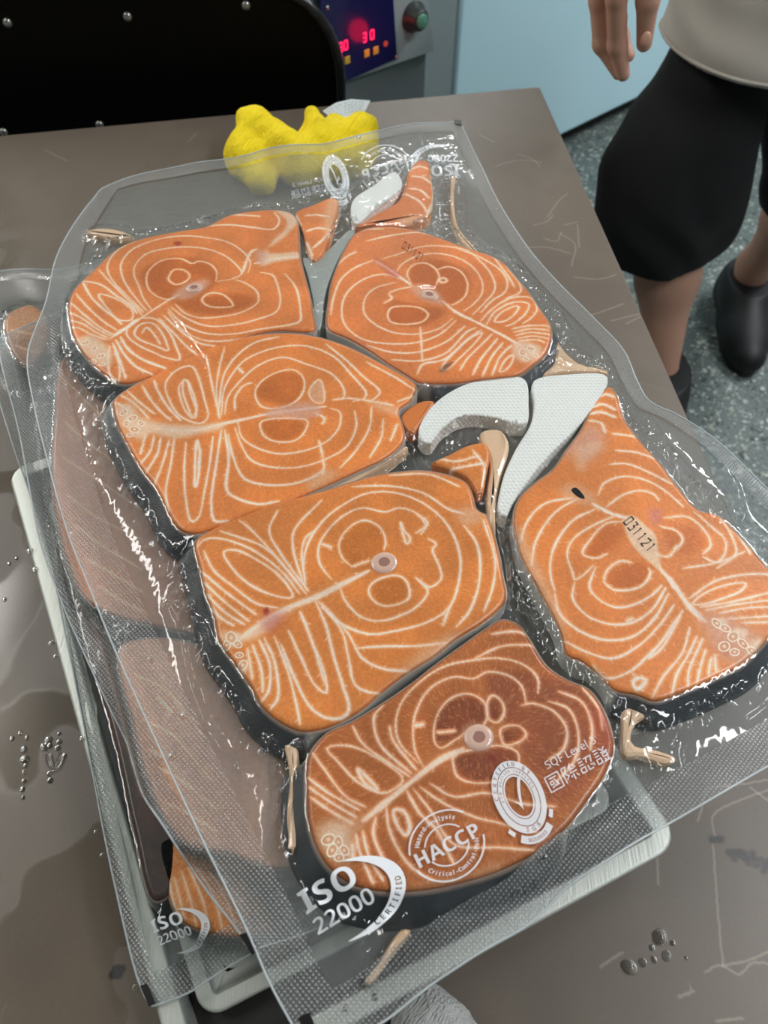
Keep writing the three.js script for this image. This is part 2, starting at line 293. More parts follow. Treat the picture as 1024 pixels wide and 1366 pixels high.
function faceMaterial(loop, toW, spec) {
  let x0 = 9, z0 = 9, x1 = -9, z1 = -9; for (const [x, z] of loop) { x0 = Math.min(x0, x); x1 = Math.max(x1, x); z0 = Math.min(z0, z); z1 = Math.max(z1, z); }
  x0 -= 0.002; z0 -= 0.002; const S = Math.max(x1 - x0, z1 - z0) + 0.002, N = spec.res ?? 840, k = N / S, U = 0.00052 * k;   // U: one photo pixel
  const pt = ([a, b]) => { const [x, z] = toW(a, b); return [(x - x0) * k, (z - z0) * k]; };
  const map = canvasTex(N, N, (c) => {
    c.fillStyle = spec.tone; c.fillRect(0, 0, N, N);
    const area = (str, color, blur = 0) => { const q = smooth(pts(str).map(pt), true, 60); c.save(); c.filter = blur ? `blur(${blur * U}px)` : 'none'; c.fillStyle = color; c.beginPath(); q.forEach(([x, y], i) => c[i ? 'lineTo' : 'moveTo'](x, y)); c.fill(); c.restore(); };
    for (const [color, str, blur] of spec.under ?? []) area(str, color, blur ?? 4);
    // muscle fibres: short pale flecks that run across the layers
    c.lineCap = 'round';
    const heart = pt(spec.heart);
    for (let i = 0; i < 15000; i++) {
      const x = rnd() * N, y = rnd() * N, a = Math.atan2(y - heart[1], x - heart[0]) + (rnd() - 0.5) * 0.9, l = (1 + rnd() * 5) * U;
      c.strokeStyle = rnd() < 0.6 ? `rgba(255,190,120,${0.10 + rnd() * 0.2})` : `rgba(150,50,10,${0.05 + rnd() * 0.09})`; c.lineWidth = (0.5 + rnd() * 0.7) * U;
      c.beginPath(); c.moveTo(x, y); c.lineTo(x + Math.cos(a) * l, y + Math.sin(a) * l); c.stroke();
    }
    const lines = spec.lines.split('/').map((s) => s.trim()).filter(Boolean).map((s) => { const z = s.endsWith('z'), w = s.split(/\s+/); return { w: +w[0], z, q: smooth(pts(w.slice(1, z ? -1 : undefined).join(' ')).map(pt), z, 46) }; });
    const draw = (grow, style, blur = 0) => {
      const c0 = c; let k = c; if (blur) { const o = document.createElement('canvas'); o.width = o.height = N; k = o.getContext('2d'); k.lineCap = 'round'; }
      k.strokeStyle = style; k.lineJoin = 'round';
      lines.forEach(({ w, z, q }, n) => {
        const m = q.length;
        for (let i = 0; i < (z ? m : m - 1); i++) {
          const t = i / m, end = z ? 1 : Math.min(1, 0.45 + 5 * Math.min(t, 1 - t)), v = 0.7 + 0.65 * vnoise(i * 0.22 + n * 13.7, n), wob = (hash(i, n) - 0.5) * 0.5 * U;
          k.lineWidth = Math.max(0.6, w * 0.72 * end * v * U + grow * U);
          const a = q[i], b = q[(i + 1) % m]; k.beginPath(); k.moveTo(a[0] + wob, a[1] - wob); k.lineTo(b[0], b[1]); k.stroke();
        }
      });
      if (grow < 0.6 && grow > 0) lines.forEach(({ w, q }, n) => {    // small spurs that branch off the fat lines
        for (let i = 3; i < q.length - 3; i += 4 + Math.floor(hash(i, n + 50) * 8)) { const s = hash(n, i) < 0.5 ? -1 : 1, dx = q[i + 1][0] - q[i - 1][0], dy = q[i + 1][1] - q[i - 1][1], l = Math.hypot(dx, dy) || 1, r = (2.5 + 4 * hash(i + 9, n)) * U; k.lineWidth = w * 0.35 * U; k.beginPath(); k.moveTo(...q[i]); k.lineTo(q[i][0] + (s * dy + dx * 0.8) / l * r, q[i][1] + (-s * dx + dy * 0.8) / l * r); k.stroke(); }
      });
      if (blur) { c0.save(); c0.filter = `blur(${blur * U}px)`; c0.drawImage(k.canvas, 0, 0); c0.restore(); }
    };
    const so = spec.soft ?? 1; draw(6.5, `rgba(248,160,95,${0.10 * so})`); draw(2.6, `rgba(250,178,125,${0.5 * so})`, 1); draw(0.55, `rgba(254,208,178,${0.9 * so})`, 0.55); draw(-0.8, `rgba(255,232,216,${0.65 * so})`);
    for (const [color, str, blur] of spec.over ?? []) area(str, color, blur ?? 2);
    for (const [x, y, r] of spec.dots ?? []) { const [X, Y] = pt([x, y]), R = r / spec.frame[2] * U; c.fillStyle = 'rgba(226,160,118,0.75)'; c.strokeStyle = 'rgba(255,236,216,0.95)'; c.lineWidth = 1.8 * U; c.beginPath(); c.ellipse(X, Y, R * 1.25, R * 0.9, r * 0.7, 0, 7); c.fill(); c.stroke(); c.fillStyle = 'rgba(252,228,206,0.8)'; c.beginPath(); c.arc(X, Y, R * 0.35, 0, 7); c.fill(); }
    const d = c.getImageData(0, 0, N, N), p = d.data;
    for (let y = 0, o = 0; y < N; y++) for (let x = 0; x < N; x++, o += 4) {
      const n = 1 + (vnoise(x / 5, y / 5) - 0.5) * 0.08 + (vnoise(x / 60, y / 60) - 0.5) * 0.13 + (hash(x, y) - 0.5) * 0.06; p[o] *= n; p[o + 1] *= n; p[o + 2] *= n;
    }
    c.putImageData(d, 0, 0);
  });
  map.repeat.set(1 / S, 1 / S); map.offset.set(-x0 / S, 1 + z0 / S); map.wrapS = map.wrapT = THREE.ClampToEdgeWrapping;
  return phys({ map, roughness: 0.42, clearcoat: 0.35, clearcoatRoughness: 0.2, bumpMap: map, bumpScale: 0.0006 });
}
// a thick slice: cut face with a rounded rim, closed below
function sliceGeometry(loop, low, top, rim) {
  const n = loop.length, pos = [], uv = [], idx = [];
  const rows = [[offsetLoop(loop, -0.0035), top], [offsetLoop(loop, -0.0016), top - 0.0004], [offsetLoop(loop, -0.0003), top - 0.0018], [offsetLoop(loop, -0.0003), low + 0.0005]];
  rows.forEach(([l, y]) => l.forEach(([x, z]) => { pos.push(x, y, z); uv.push(x, -z); }));
  for (let k = 0; k < 3; k++) for (let i = 0; i < n; i++) { const a = k * n + i, b = k * n + (i + 1) % n, c = a + n, d = b + n; idx.push(a, c, b, b, c, d); }
  const cap = (l, base, up) => { for (const f of THREE.ShapeUtils.triangulateShape(l.map(([x, z]) => new THREE.Vector2(x, z)), [])) { const [A, B, C] = f.map((q) => l[q]), y = (B[1] - A[1]) * (C[0] - A[0]) - (B[0] - A[0]) * (C[1] - A[1]); idx.push(base + f[0], base + f[(y > 0) === up ? 1 : 2], base + f[(y > 0) === up ? 2 : 1]); } };
  const s = THREE.ShapeUtils.isClockWise(loop.map(([x, z]) => new THREE.Vector2(x, z)));
  if (!s) for (let i = 0; i < idx.length; i += 3) [idx[i + 1], idx[i + 2]] = [idx[i + 2], idx[i + 1]];
  const k0 = pos.length / 3; for (const r of [0, 3]) rows[r][0].forEach(([x, z]) => { pos.push(x, rows[r][1], z); uv.push(x, -z); });
  cap(rows[0][0], k0, true); cap(rows[3][0], k0 + n, false);
  const g = geoFrom(pos, idx, uv), q = g.attributes.normal;
  for (let i = 0; i < n; i++) { q.setXYZ(k0 + i, 0, 1, 0); q.setXYZ(k0 + n + i, 0, -1, 0); q.setXYZ(i, q.getX(i) * 0.5, q.getY(i) * 0.5 + 0.5, q.getZ(i) * 0.5); }
  return g;
}
function skinGeometry(loop, low, top, dark, flare, darkSpan, pale) {
  const n = loop.length, outer = offsetLoop(loop, 0.0012), pos = [], col = [], idx = [], uv = [];
  const norm = outer.map((p, i) => { const dx = p[0] - loop[i][0], dz = p[1] - loop[i][1], l = Math.hypot(dx, dz) || 1; return [dx / l, dz / l]; });
  const rows = [[-0.0014, 0, 0.0032], [0.0005, 0, 0.0015], [0.0009, 0.1, 0.004], [0.0009, 0.45, 0.009], [0.0009, 0.85, 0.016], [0.0009, 1, top - low - 0.0005]];
  for (let k = 0; k < rows.length; k++) for (let i = 0; i < n; i++) {
    const [nx, nz] = norm[i], w = sstep(nx * dark[0] + nz * dark[1], darkSpan, darkSpan + 0.35), fl = w * flare * rows[k][1] + rows[k][0];
    pos.push(loop[i][0] + nx * fl, top - rows[k][2], loop[i][1] + nz * fl); uv.push(i / n * 0.6, k * 0.008);
    const m = vnoise(i * 0.6, k * 1.7), f = w * (0.8 + 0.5 * m), mixin = sstep(f, 0.3, 0.65), P = pale ?? [0.62, 0.60, 0.56], D = [0.02 + m * 0.03, 0.026 + m * 0.035, 0.034 + m * 0.04], R = [0.62, 0.42, 0.32];
    for (let q = 0; q < 3; q++) { const g = lerp(P[q], D[q], mixin); col.push(k < 2 ? lerp(R[q], g, k ? 0.45 * mixin : 0) : g); }
  }
  for (let k = 0; k < rows.length - 1; k++) for (let i = 0; i < n; i++) { const a = k * n + i, b = k * n + (i + 1) % n, c = a + n, d = b + n; idx.push(a, c, b, b, c, d); }
  if (!THREE.ShapeUtils.isClockWise(loop.map(([x, z]) => new THREE.Vector2(x, z)))) for (let i = 0; i < idx.length; i += 3) [idx[i + 1], idx[i + 2]] = [idx[i + 2], idx[i + 1]];
  const g = geoFrom(pos, idx, uv); g.setAttribute('color', new THREE.Float32BufferAttribute(col, 3)); return g;
}
function salmon(spec) {
  const top = spec.top ?? STEAK_TOP, low = spec.low ?? STEAK_LOW, [ox, oy, s] = spec.frame;
  const toW = (a, b) => { const p = spot(ox + a / s, oy + b / s, top); return [p.x, p.z]; };
  const loop = offsetLoop(smooth(pts(spec.outline).map(([a, b]) => toW(a, b)), true, 150), -(spec.trim ?? 0.0009));
  let cx = 0, cz = 0; loop.forEach(([x, z]) => { cx += x / loop.length; cz += z / loop.length; });
  const t = thing(spec.name ?? 'salmon_steak', spec.label, spec.category ?? 'salmon', [cx, low, cz], spec.group);
  const all = [...loop]; const flapLoop = spec.flap && offsetLoop(smooth(pts(spec.flap).map(([a, b]) => toW(a, b)), true, 80), -0.0008);
  if (flapLoop) all.push(...flapLoop);
  const mat = spec.mat ?? faceMaterial(all, toW, spec);
  part(t, 'flesh', sliceGeometry(loop, low, top), mat);
  const a = toW(0, 0), b = toW(spec.dark[0] * 60, spec.dark[1] * 60), l = Math.hypot(b[0] - a[0], b[1] - a[1]), dark = [(b[0] - a[0]) / l, (b[1] - a[1]) / l];
  part(t, 'skin', skinGeometry(loop, low, top, dark, spec.flare ?? 0.014, spec.span ?? 0.1, spec.pale), skinMat);
  if (flapLoop) part(t, 'belly_flap', sliceGeometry(flapLoop, top - 0.014, top - 0.0006), mat);
  if (spec.bone) {
    const [bx, by, r, long = 1, turn = 0] = spec.bone, [x, z] = toW(bx, by), R = r / s * 0.00054, prof = [[0, 0.0011], [0.36, 0.001], [0.42, 0.0013], [0.6, 0.0014], [0.9, 0.0009], [1, -0.0006]];
    const ring = new THREE.LatheGeometry(prof.slice(2).map(([q, y]) => new THREE.Vector2(q * R, y)), 28); ring.scale(long, 1, 1); ring.rotateY(turn); ring.translate(x, top, z);
    const bone = part(t, 'backbone', ring, boneMat);
    const m = new THREE.LatheGeometry(prof.slice(0, 3).map(([q, y]) => new THREE.Vector2(q * R + 1e-5, y)), 20); m.scale(long, 1, 1); m.rotateY(turn); m.translate(x, top, z); part(bone, 'marrow', m, marrowMat);
  }
  if (spec.fin) part(t, 'black_lining', slab(smooth(pts(spec.fin).map(([p, q]) => toW(p, q)), true, 20), top - 0.001, top + 0.0008, 0.0003), std(0x14161c, 0.3));
  return t;
}
const CREAM = 'rgba(247,214,186,0.85)', PALE = 'rgba(236,190,160,0.6)', ROSE = 'rgba(226,170,150,0.75)';
const inBag = [];
inBag.push(salmon({
  label: 'salmon steak with a rosy bone at the bag\'s far left, below the yellow cloth', frame: [60, 240, 2.438], dots: [[132,530,13],[160,548,11],[182,572,13],[158,590,10],[185,600,9]], tone: '#ea8645', heart: [480, 350], dark: [-1, 0.55], span: 0.3, flare: 0.012, bone: [485, 352, 30, 1.25, 0.2],
  outline: '70,410 85,360 130,312 165,280 200,245 250,210 330,183 430,163 520,148 600,110 680,97 750,93 800,103 822,128 828,180 832,245 848,310 866,380 876,440 880,488 850,494 760,489 680,503 620,523 540,553 480,578 420,603 360,633 300,655 270,662 230,658 190,633 150,600 110,550 85,500 74,450',
  flap: '812,100 870,75 930,52 955,60 944,130 925,190 900,245 870,258 848,225 834,160',
  under: [['#cc6a2c', '310,300 420,250 540,270 560,330 470,400 350,370'], ['#cc6a2c', '420,405 600,370 690,390 560,440']],
  lines: `2.2 405,310 420,292 450,293 470,310 458,330 425,340 402,325 z /2.6 555,330 558,300 540,276 500,264 480,272 440,256 380,262 338,295 330,332 345,365 390,388 420,386 /2.8 560,330 615,320 640,305 625,280 590,250 540,228 470,218 400,222 330,240 292,280 290,310 305,345 320,385 345,420
  /3.4 660,302 668,270 650,240 600,205 540,190 440,182 360,195 285,225 248,270 250,310 270,350 300,390 330,425 /3 300,195 240,225 205,270 205,300 230,340 280,390 320,430 /2.6 175,292 200,320 250,370 300,420 315,440 /4 120,328 180,340 230,375 280,410 300,435 /4 120,328 150,380 190,420 230,450 250,470
  /3 175,372 215,380 255,400 284,425 280,455 240,455 205,420 z /3 100,370 140,415 190,460 235,490 /3.2 85,400 130,440 180,480 225,505 /3 78,430 120,450 170,485 215,508 /3 75,455 120,467 160,492 205,514 /2.6 76,478 110,482 150,502 200,520 /4 205,520 260,487 330,437 400,392 440,370 /6 220,510 300,455
  /3.4 290,500 310,470 345,465 375,490 395,530 400,555 360,540 310,520 z /2.8 315,500 330,480 360,510 375,535 /3.8 265,500 290,457 350,450 400,490 425,540 437,585 400,580 350,560 300,535 z /5 245,510 270,550 310,580 370,605 405,615 /4.5 230,520 260,570 300,610 350,632 /4 220,530 245,590 262,645 /4 210,540 205,590 215,640 237,655 242,600 226,556
  /3.4 370,450 420,500 470,550 500,572 /3 385,440 440,490 500,530 560,542 /2.4 510,390 530,370 570,370 600,390 610,410 570,415 530,410 z /2.6 425,405 450,430 500,448 570,445 640,430 690,400 690,365 650,335 620,325 /2.8 410,415 460,450 530,475 620,470 700,450 750,430 765,395 755,340 740,310 700,300 /3.6 400,420 450,470 530,500 620,500 700,485 800,470 828,460 830,420 815,350 780,305
  /2.8 400,430 450,490 520,522 600,522 680,502 /4 520,150 600,146 680,155 742,160 762,130 745,106 /3 600,112 700,118 /6 680,272 740,258 822,250 /5 690,225 672,232 642,300 /5 815,110 832,160 840,215 868,252 /4 845,115 880,112 925,118 /4.5 850,165 885,155 930,160 /5 870,220 900,195 925,170 /4 850,200 870,245`,
  over: [[CREAM, '745,95 800,108 822,130 792,172 742,212 712,232 702,282 742,268 832,250 826,234 772,238 724,236 738,200 780,160 784,130', 3], [CREAM, '100,520 140,505 190,530 215,560 208,610 180,600 130,560', 4], [PALE, '925,60 960,60 945,130 915,200 905,150', 4], ['rgba(150,30,30,.7)', '418,205 432,200 445,206 432,214', 2], [ROSE, '410,380 450,345 520,322 535,335 500,372 450,390', 4], [ROSE, '690,225 715,235 705,275 685,262', 4]],
}));
inBag.push(salmon({
  label: 'blue-black rimmed salmon steak at the far right of the bag with a faint stamp', frame: [400, 160, 2.695], dots: [[800,835,16],[830,822,14],[848,846,10],[812,858,10]], tone: '#e88345', heart: [465, 630], dark: [1, 0.55], flare: 0.012, span: 0.45, bone: [465, 630, 33, 1.35, -0.5],
  outline: '195,405 250,382 330,378 430,395 520,425 600,455 680,480 730,505 780,560 830,620 870,680 905,735 907,790 887,840 842,880 790,915 720,926 640,935 570,945 500,948 430,944 380,916 310,872 240,824 170,784 100,752 90,720 96,660 106,590 130,520 160,455',
  flap: '195,388 270,332 350,285 375,230 385,185 420,142 458,140 475,200 482,280 467,340 430,362 380,380 300,378 240,378',
  under: [['#c9672c', '395,580 410,520 480,500 600,550 600,640 520,660 470,600'], ['#c9672c', '310,700 330,650 440,670 520,690 440,740 340,735']],
  lines: `2.4 395,580 385,550 410,520 450,515 480,530 500,560 490,592 /2.4 490,540 530,528 570,540 600,580 595,630 560,660 545,666 /2.6 345,550 365,520 420,490 480,480 550,490 610,520 650,570 655,620 620,665 590,686 /3 295,500 360,480 440,455 530,455 600,470 650,510 690,560 700,610 660,660 620,700 /3.4 240,435 330,415 430,405 530,428 600,458 /3 570,465 640,490 720,540 745,580 735,620 690,650 650,692 /2.8 690,484 760,580 770,602 /2.6 740,522 790,590 790,620 740,642
  /3 700,725 720,695 770,670 785,670 770,700 730,725 z /3 670,735 700,690 770,655 820,660 815,690 770,730 740,742 /3 650,722 690,680 760,640 830,640 852,680 830,712 800,732 /2.6 760,752 820,740 880,740 905,746 /2.6 768,763 830,751 894,755 /2.6 775,775 830,764 897,771 /2.4 780,786 840,777 892,786 /2.4 785,796 850,790 882,801
  /2.4 315,700 330,675 390,670 440,680 460,700 440,725 370,735 325,725 z /2.6 300,660 330,640 320,625 350,610 400,600 /3 550,712 500,750 420,770 340,765 270,735 230,692 240,630 280,600 342,585 /3.4 560,722 500,772 420,800 330,805 230,790 165,742 150,680 170,620 230,572 300,555 372,575 /3.2 110,700 120,640 150,570 200,530 262,505 /3.4 240,810 330,835 420,835 520,800 592,742 /3 130,522 170,490 202,474 /3.4 330,862 430,866 520,840 600,762 632,746
  /3.6 420,915 440,880 520,860 600,790 650,756 /3 510,900 515,880 560,830 620,780 655,765 630,800 580,850 530,895 z /3 575,900 600,860 650,810 690,770 /3.2 620,918 650,860 690,810 710,785 /3.2 655,922 690,850 730,800 /3 690,918 720,850 760,810 /2.6 718,905 740,860 766,845 757,880 727,905 z /6 510,650 560,690 640,730 720,770 790,810 /5 405,598 370,572 320,537 272,507 /2.4 500,575 515,568 528,578 512,586 z /2.6 440,870 432,745
  /4 400,200 440,205 470,225 /4 392,245 430,250 466,280 /4.5 375,262 430,292 460,335 /3.6 388,180 430,165 462,175 /5 470,190 478,280 455,345 /3 215,392 300,392`,
  over: [[CREAM, '770,800 830,800 870,820 850,860 800,872 765,840', 4], [ROSE, '400,605 440,590 500,625 520,665 470,655 430,640', 4], ['rgba(190,90,80,.5)', '270,500 320,520 360,560 340,570 290,530', 3], ['rgba(60,40,35,.55)', '500,905 520,880 550,870 530,895 510,908', 2], [PALE, '400,340 440,345 470,330 465,360 390,378 340,378', 5], ['rgba(248,222,196,.9)', '815,825 830,808 848,825 832,842', 1], ['rgba(215,140,90,.7)', '823,825 830,818 838,825 831,833', 1]],
}));
inBag.push(salmon({
  label: 'salmon steak with a pale pink cut spine, middle of the long column', frame: [120, 430, 2.226], dots: [[100,268,12],[126,284,13],[108,300,11],[132,318,14],[152,300,10],[118,335,9]], tone: '#ec8842', heart: [600, 262], dark: [-1, 0.35], span: 0.3, flare: 0.014,
  outline: '65,228 110,192 187,151 276,105 337,77 397,56 468,37 560,27 640,31 700,44 760,64 820,92 880,124 940,158 972,186 955,232 920,258 930,300 938,340 915,375 870,408 820,432 720,478 640,513 560,548 480,568 420,593 350,620 310,629 270,620 240,590 215,540 190,490 150,440 110,370 80,310 66,262',
  under: [['#d06f2e', '490,215 540,150 630,160 610,240'], ['#d06f2e', '505,300 600,285 640,320 560,355']],
  lines: `3.2 490,215 500,185 540,155 600,140 630,160 635,200 610,235 560,255 510,250 z /3.2 505,300 520,340 560,355 610,350 640,320 645,292 600,285 520,290 z /2.6 650,205 680,170 695,210 690,240 665,235 z /3 670,270 695,285 690,302 /3 430,262 432,220 460,185 480,180 /3.4 400,272 410,220 450,170 500,128 570,104 645,125 720,155 755,205 750,226 722,230 /3.6 390,275 398,200 425,150 460,112 520,84 570,72 640,70 720,100 780,160 820,210 815,226 780,235 /3.6 380,272 400,150 440,95 490,60 560,43 /3.2 440,135 455,150 /3.4 700,64 760,112 810,160 860,205 850,222 830,235 /3.2 820,118 900,160 950,192 972,208 912,236
  /3.2 345,97 355,150 365,200 380,260 385,285 /3 400,72 385,130 375,200 384,285 /3.4 280,170 275,200 290,250 305,280 315,265 300,215 290,180 z /3.6 265,190 285,170 302,200 317,260 311,285 287,268 268,222 z /3.6 225,180 260,140 300,130 320,160 340,230 350,280 330,300 270,280 235,230 z /4 190,172 200,200 230,250 270,292 /3.8 155,187 180,230 210,265 242,292 /3.4 110,203 150,240 192,272 /3.2 88,214 130,240 176,286 /3 76,238 122,262
  /5 318,352 326,380 324,420 320,470 313,488 312,420 z /3.8 285,355 280,430 284,520 302,592 320,582 340,500 355,420 365,340 /4.2 390,320 375,420 360,540 372,590 412,588 /4.5 400,320 412,400 407,500 432,520 500,540 560,531 /3.4 250,345 240,420 225,500 232,560 /3.4 235,350 215,420 190,482 /3.4 210,342 200,390 166,446 /3.2 190,336 180,380 150,421 /3 165,332 150,391
  /3 440,302 450,340 490,370 560,390 640,380 700,355 740,310 740,265 712,255 /3.2 430,312 447,360 480,410 540,430 620,430 690,410 760,370 790,310 785,262 /4 410,332 425,400 460,465 520,482 600,480 660,460 692,440 /2.6 690,405 695,430 690,452 /3 835,252 830,310 790,380 742,432 /3 870,287 865,340 830,402 /2.6 680,350 692,402 /3 912,302 892,352 /7 700,250 600,262 540,270 460,287 390,302 300,322 200,316 /3 720,230 770,226 820,232 900,246`,
  over: [[ROSE, '520,265 580,248 640,235 675,248 690,270 630,288 570,282 525,284', 3], [CREAM, '80,250 120,240 150,280 210,298 330,305 400,298 400,312 330,330 250,345 180,330 150,350 120,330 90,290', 4], [PALE, '650,205 680,172 694,210 688,238 665,233', 1], [PALE, '640,475 690,440 740,440 700,478 660,500', 5], [PALE, '820,235 880,240 930,262 915,278 860,262', 4]],
}));
inBag.push(salmon({
  label: 'large salmon steak at the centre with a white ringed bone and a small blood spot', frame: [240, 590, 2.226], dots: [[152,580,15],[138,603,11],[172,600,10],[186,662,12],[176,632,9]], tone: '#e48640', heart: [605, 358], dark: [-1, 0.4], span: 0.3, flare: 0.014, bone: [606, 358, 37, 1.1, 0.3],
  outline: '40,292 105,245 196,207 296,171 396,146 496,116 577,93 650,82 720,78 800,92 850,114 872,152 886,198 910,208 930,250 950,320 965,400 974,456 958,488 900,538 820,588 760,636 680,686 600,746 540,798 490,828 430,853 360,862 300,838 240,788 200,718 150,648 110,588 95,518 70,448 55,380',
  flap: '742,60 800,28 860,0 905,-4 925,25 915,90 900,150 884,150 850,104 800,82',
  under: [['#cf7530', '475,300 545,235 610,290 570,370 500,370'], ['#cf7530', '570,460 575,415 670,405 680,465 610,490']],
  lines: `3 510,370 480,340 472,300 500,255 545,232 590,250 610,290 606,318 /2.6 510,370 540,358 562,352 /3 560,440 575,415 640,395 670,410 680,460 650,480 600,485 570,465 z /3.4 655,238 665,262 683,286 674,302 664,280 z /3.2 450,408 415,360 412,310 440,260 490,215 540,195 610,207 650,195 700,210 730,250 715,272 /3 735,285 760,302 750,320 770,370 775,405 740,430 700,402 /3 420,302 450,312 /3.2 475,432 490,470 540,520 600,530 660,512 700,490 735,442 700,402
  /4 375,440 366,370 380,300 430,227 490,182 560,150 640,150 720,180 790,240 830,330 830,400 800,490 740,532 640,560 560,570 480,540 422,490 /3.4 370,430 335,312 340,260 420,172 /2.8 372,420 362,320 374,282 400,262 /3.4 382,442 300,332 265,262 290,202 /3.2 376,452 270,322 200,250 176,232 /3.8 510,132 620,130 720,150 800,200 845,212 /3.4 620,98 740,96 830,132 /4 842,247 880,300 890,400 860,500 820,548 /3.4 900,230 935,350 928,430 902,502
  /3.6 130,325 160,380 220,430 300,460 335,460 300,402 230,350 165,320 z /3.6 52,312 70,290 110,285 200,312 300,382 355,450 /3.2 70,322 100,380 160,430 230,480 292,492 /3.4 118,263 160,277 250,312 330,392 372,447 /3.2 60,380 130,440 210,500 226,512 /3 66,412 140,480 205,532 /3 76,448 130,502 192,542 /3 82,480 120,520 160,545
  /3.6 355,502 380,560 410,650 428,712 /3.8 360,507 392,590 432,700 434,745 400,720 360,640 322,560 /4.4 402,472 432,540 452,620 482,720 502,790 488,815 440,820 390,790 340,700 300,602 /3.4 410,472 480,560 500,640 520,720 560,742 602,745 /3.6 420,477 500,570 540,640 600,672 682,680 /3.4 520,612 600,606 700,605 792,595 /3.2 280,577 320,680 350,800 356,838 /3.6 250,582 280,650 290,760 268,792 /3.8 235,587 266,660 262,740 240,770 /3.6 215,602 242,680 246,742 /3 200,612 215,702 /3 800,490 780,545 /8 560,382 480,422 400,462 320,492 250,532 180,582
  /4 760,45 820,55 880,40 /4.5 800,80 850,70 905,60 /4 868,20 902,70 896,130 /3 700,210 735,240 700,270`,
  over: [[CREAM, '540,385 480,428 400,468 320,505 260,560 200,590 130,590 115,560 180,570 250,520 330,482 400,455 480,415', 4], ['rgba(140,20,30,.8)', '247,500 256,490 264,500 256,514', 2], ['rgba(190,80,90,.4)', '240,530 290,500 310,520 280,560 250,560', 5], [PALE, '640,695 760,640 830,590 820,560 760,590 680,650', 6], [PALE, '820,200 880,195 905,225 860,250 830,240', 5], ['rgba(248,222,196,.8)', '135,590 155,560 180,580 160,610', 2], ['rgba(248,222,196,.8)', '170,665 185,645 200,668 186,690', 2]],
}));
inBag.push(salmon({
  label: 'darkest salmon steak, under the printed white seals at the near end', frame: [380, 820, 2.226], dots: [[128,668,13],[158,676,11],[140,700,12],[176,700,10],[160,722,9]], tone: '#b76632', soft: 0.6, heart: [575, 365], dark: [-0.75, 1], flare: 0.016, span: 0.2, bone: [575, 365, 35, 1.12, 0.3],
  outline: '60,432 75,398 122,346 194,313 283,260 372,200 442,145 532,80 593,37 646,8 695,24 730,68 780,146 840,188 905,216 942,262 968,320 983,390 958,470 900,558 840,636 740,716 640,766 540,798 420,823 300,828 200,808 130,758 90,698 65,620 58,520',
  under: [['#8c4424', '445,380 450,300 490,250 590,260 600,330 530,360'], ['#863e20', '600,260 650,260 650,310 610,310'], ['#863e20', '640,360 700,330 720,360 650,385'], ['#8c4424', '500,440 560,400 690,400 690,460 560,500'], ['#a0522c', '600,180 900,230 960,400 800,560 700,400']],
  lines: `2.8 540,347 505,372 462,396 444,380 450,302 490,250 545,235 590,260 600,302 588,330 /2.4 450,350 505,345 /2.4 600,262 615,240 640,255 650,290 630,320 605,310 z /2 640,340 690,330 715,355 690,380 650,385 z /2.6 500,450 500,420 560,400 640,390 690,410 690,450 640,490 560,500 510,480 z /3 410,450 385,400 385,300 430,220 500,185 560,190 600,170 660,180 700,210 715,262 /3 700,270 735,264 800,290 835,340 825,400 780,432 /3 385,330 410,325
  /3.4 395,442 340,380 328,330 345,262 400,200 470,155 560,135 640,130 710,150 750,190 750,232 /3.4 375,472 280,382 265,302 292,267 /3 370,482 230,382 200,330 /3 390,462 320,372 310,330 /3.4 125,397 160,440 220,500 290,530 320,520 350,490 280,430 190,390 z /4.4 215,457 250,490 275,520 240,505 z /3 75,402 110,450 180,540 240,572 /3.2 65,482 130,530 222,582 /3 70,512 140,560 212,602 /3 75,542 130,580 202,622
  /5 322,582 350,582 370,630 360,655 336,630 z /3.4 300,572 310,640 350,720 400,770 442,790 /3.6 270,602 262,650 300,740 342,800 /3.4 230,642 250,720 292,790 /3.4 210,652 220,700 262,800 /3 200,682 202,722 /3.4 360,522 400,590 450,640 480,700 502,742 /3 400,512 470,560 560,600 640,620 762,650 /3.2 430,502 500,540 600,530 700,560 802,570 /3 380,517 430,580 500,680 640,692 742,700 /3 780,257 840,280 870,350 860,430 802,500 /3 810,227 880,260 910,330 905,402 /2.6 880,212 930,280 942,342 /3 560,132 640,95 720,90 764,96 /3 610,58 680,50 725,60 /8 530,397 460,432 380,492 300,557 232,612`,
  over: [[PALE, '540,392 460,432 380,492 300,555 220,640 160,650 150,620 230,600 300,545 380,480 460,418', 5], ['rgba(120,25,25,.6)', '600,425 618,418 628,430 612,438', 2], [CREAM, '95,640 140,610 190,640 200,720 170,740 120,700', 6], ['rgba(226,190,165,.55)', '300,815 420,800 560,770 640,740 660,765 560,795 420,822', 6], ['rgba(160,50,40,.35)', '900,290 940,270 965,340 975,400 950,420 930,350', 6], ['rgba(240,205,185,.6)', '530,340 560,325 605,335 620,362 600,395 560,400 535,380', 4]],
}));
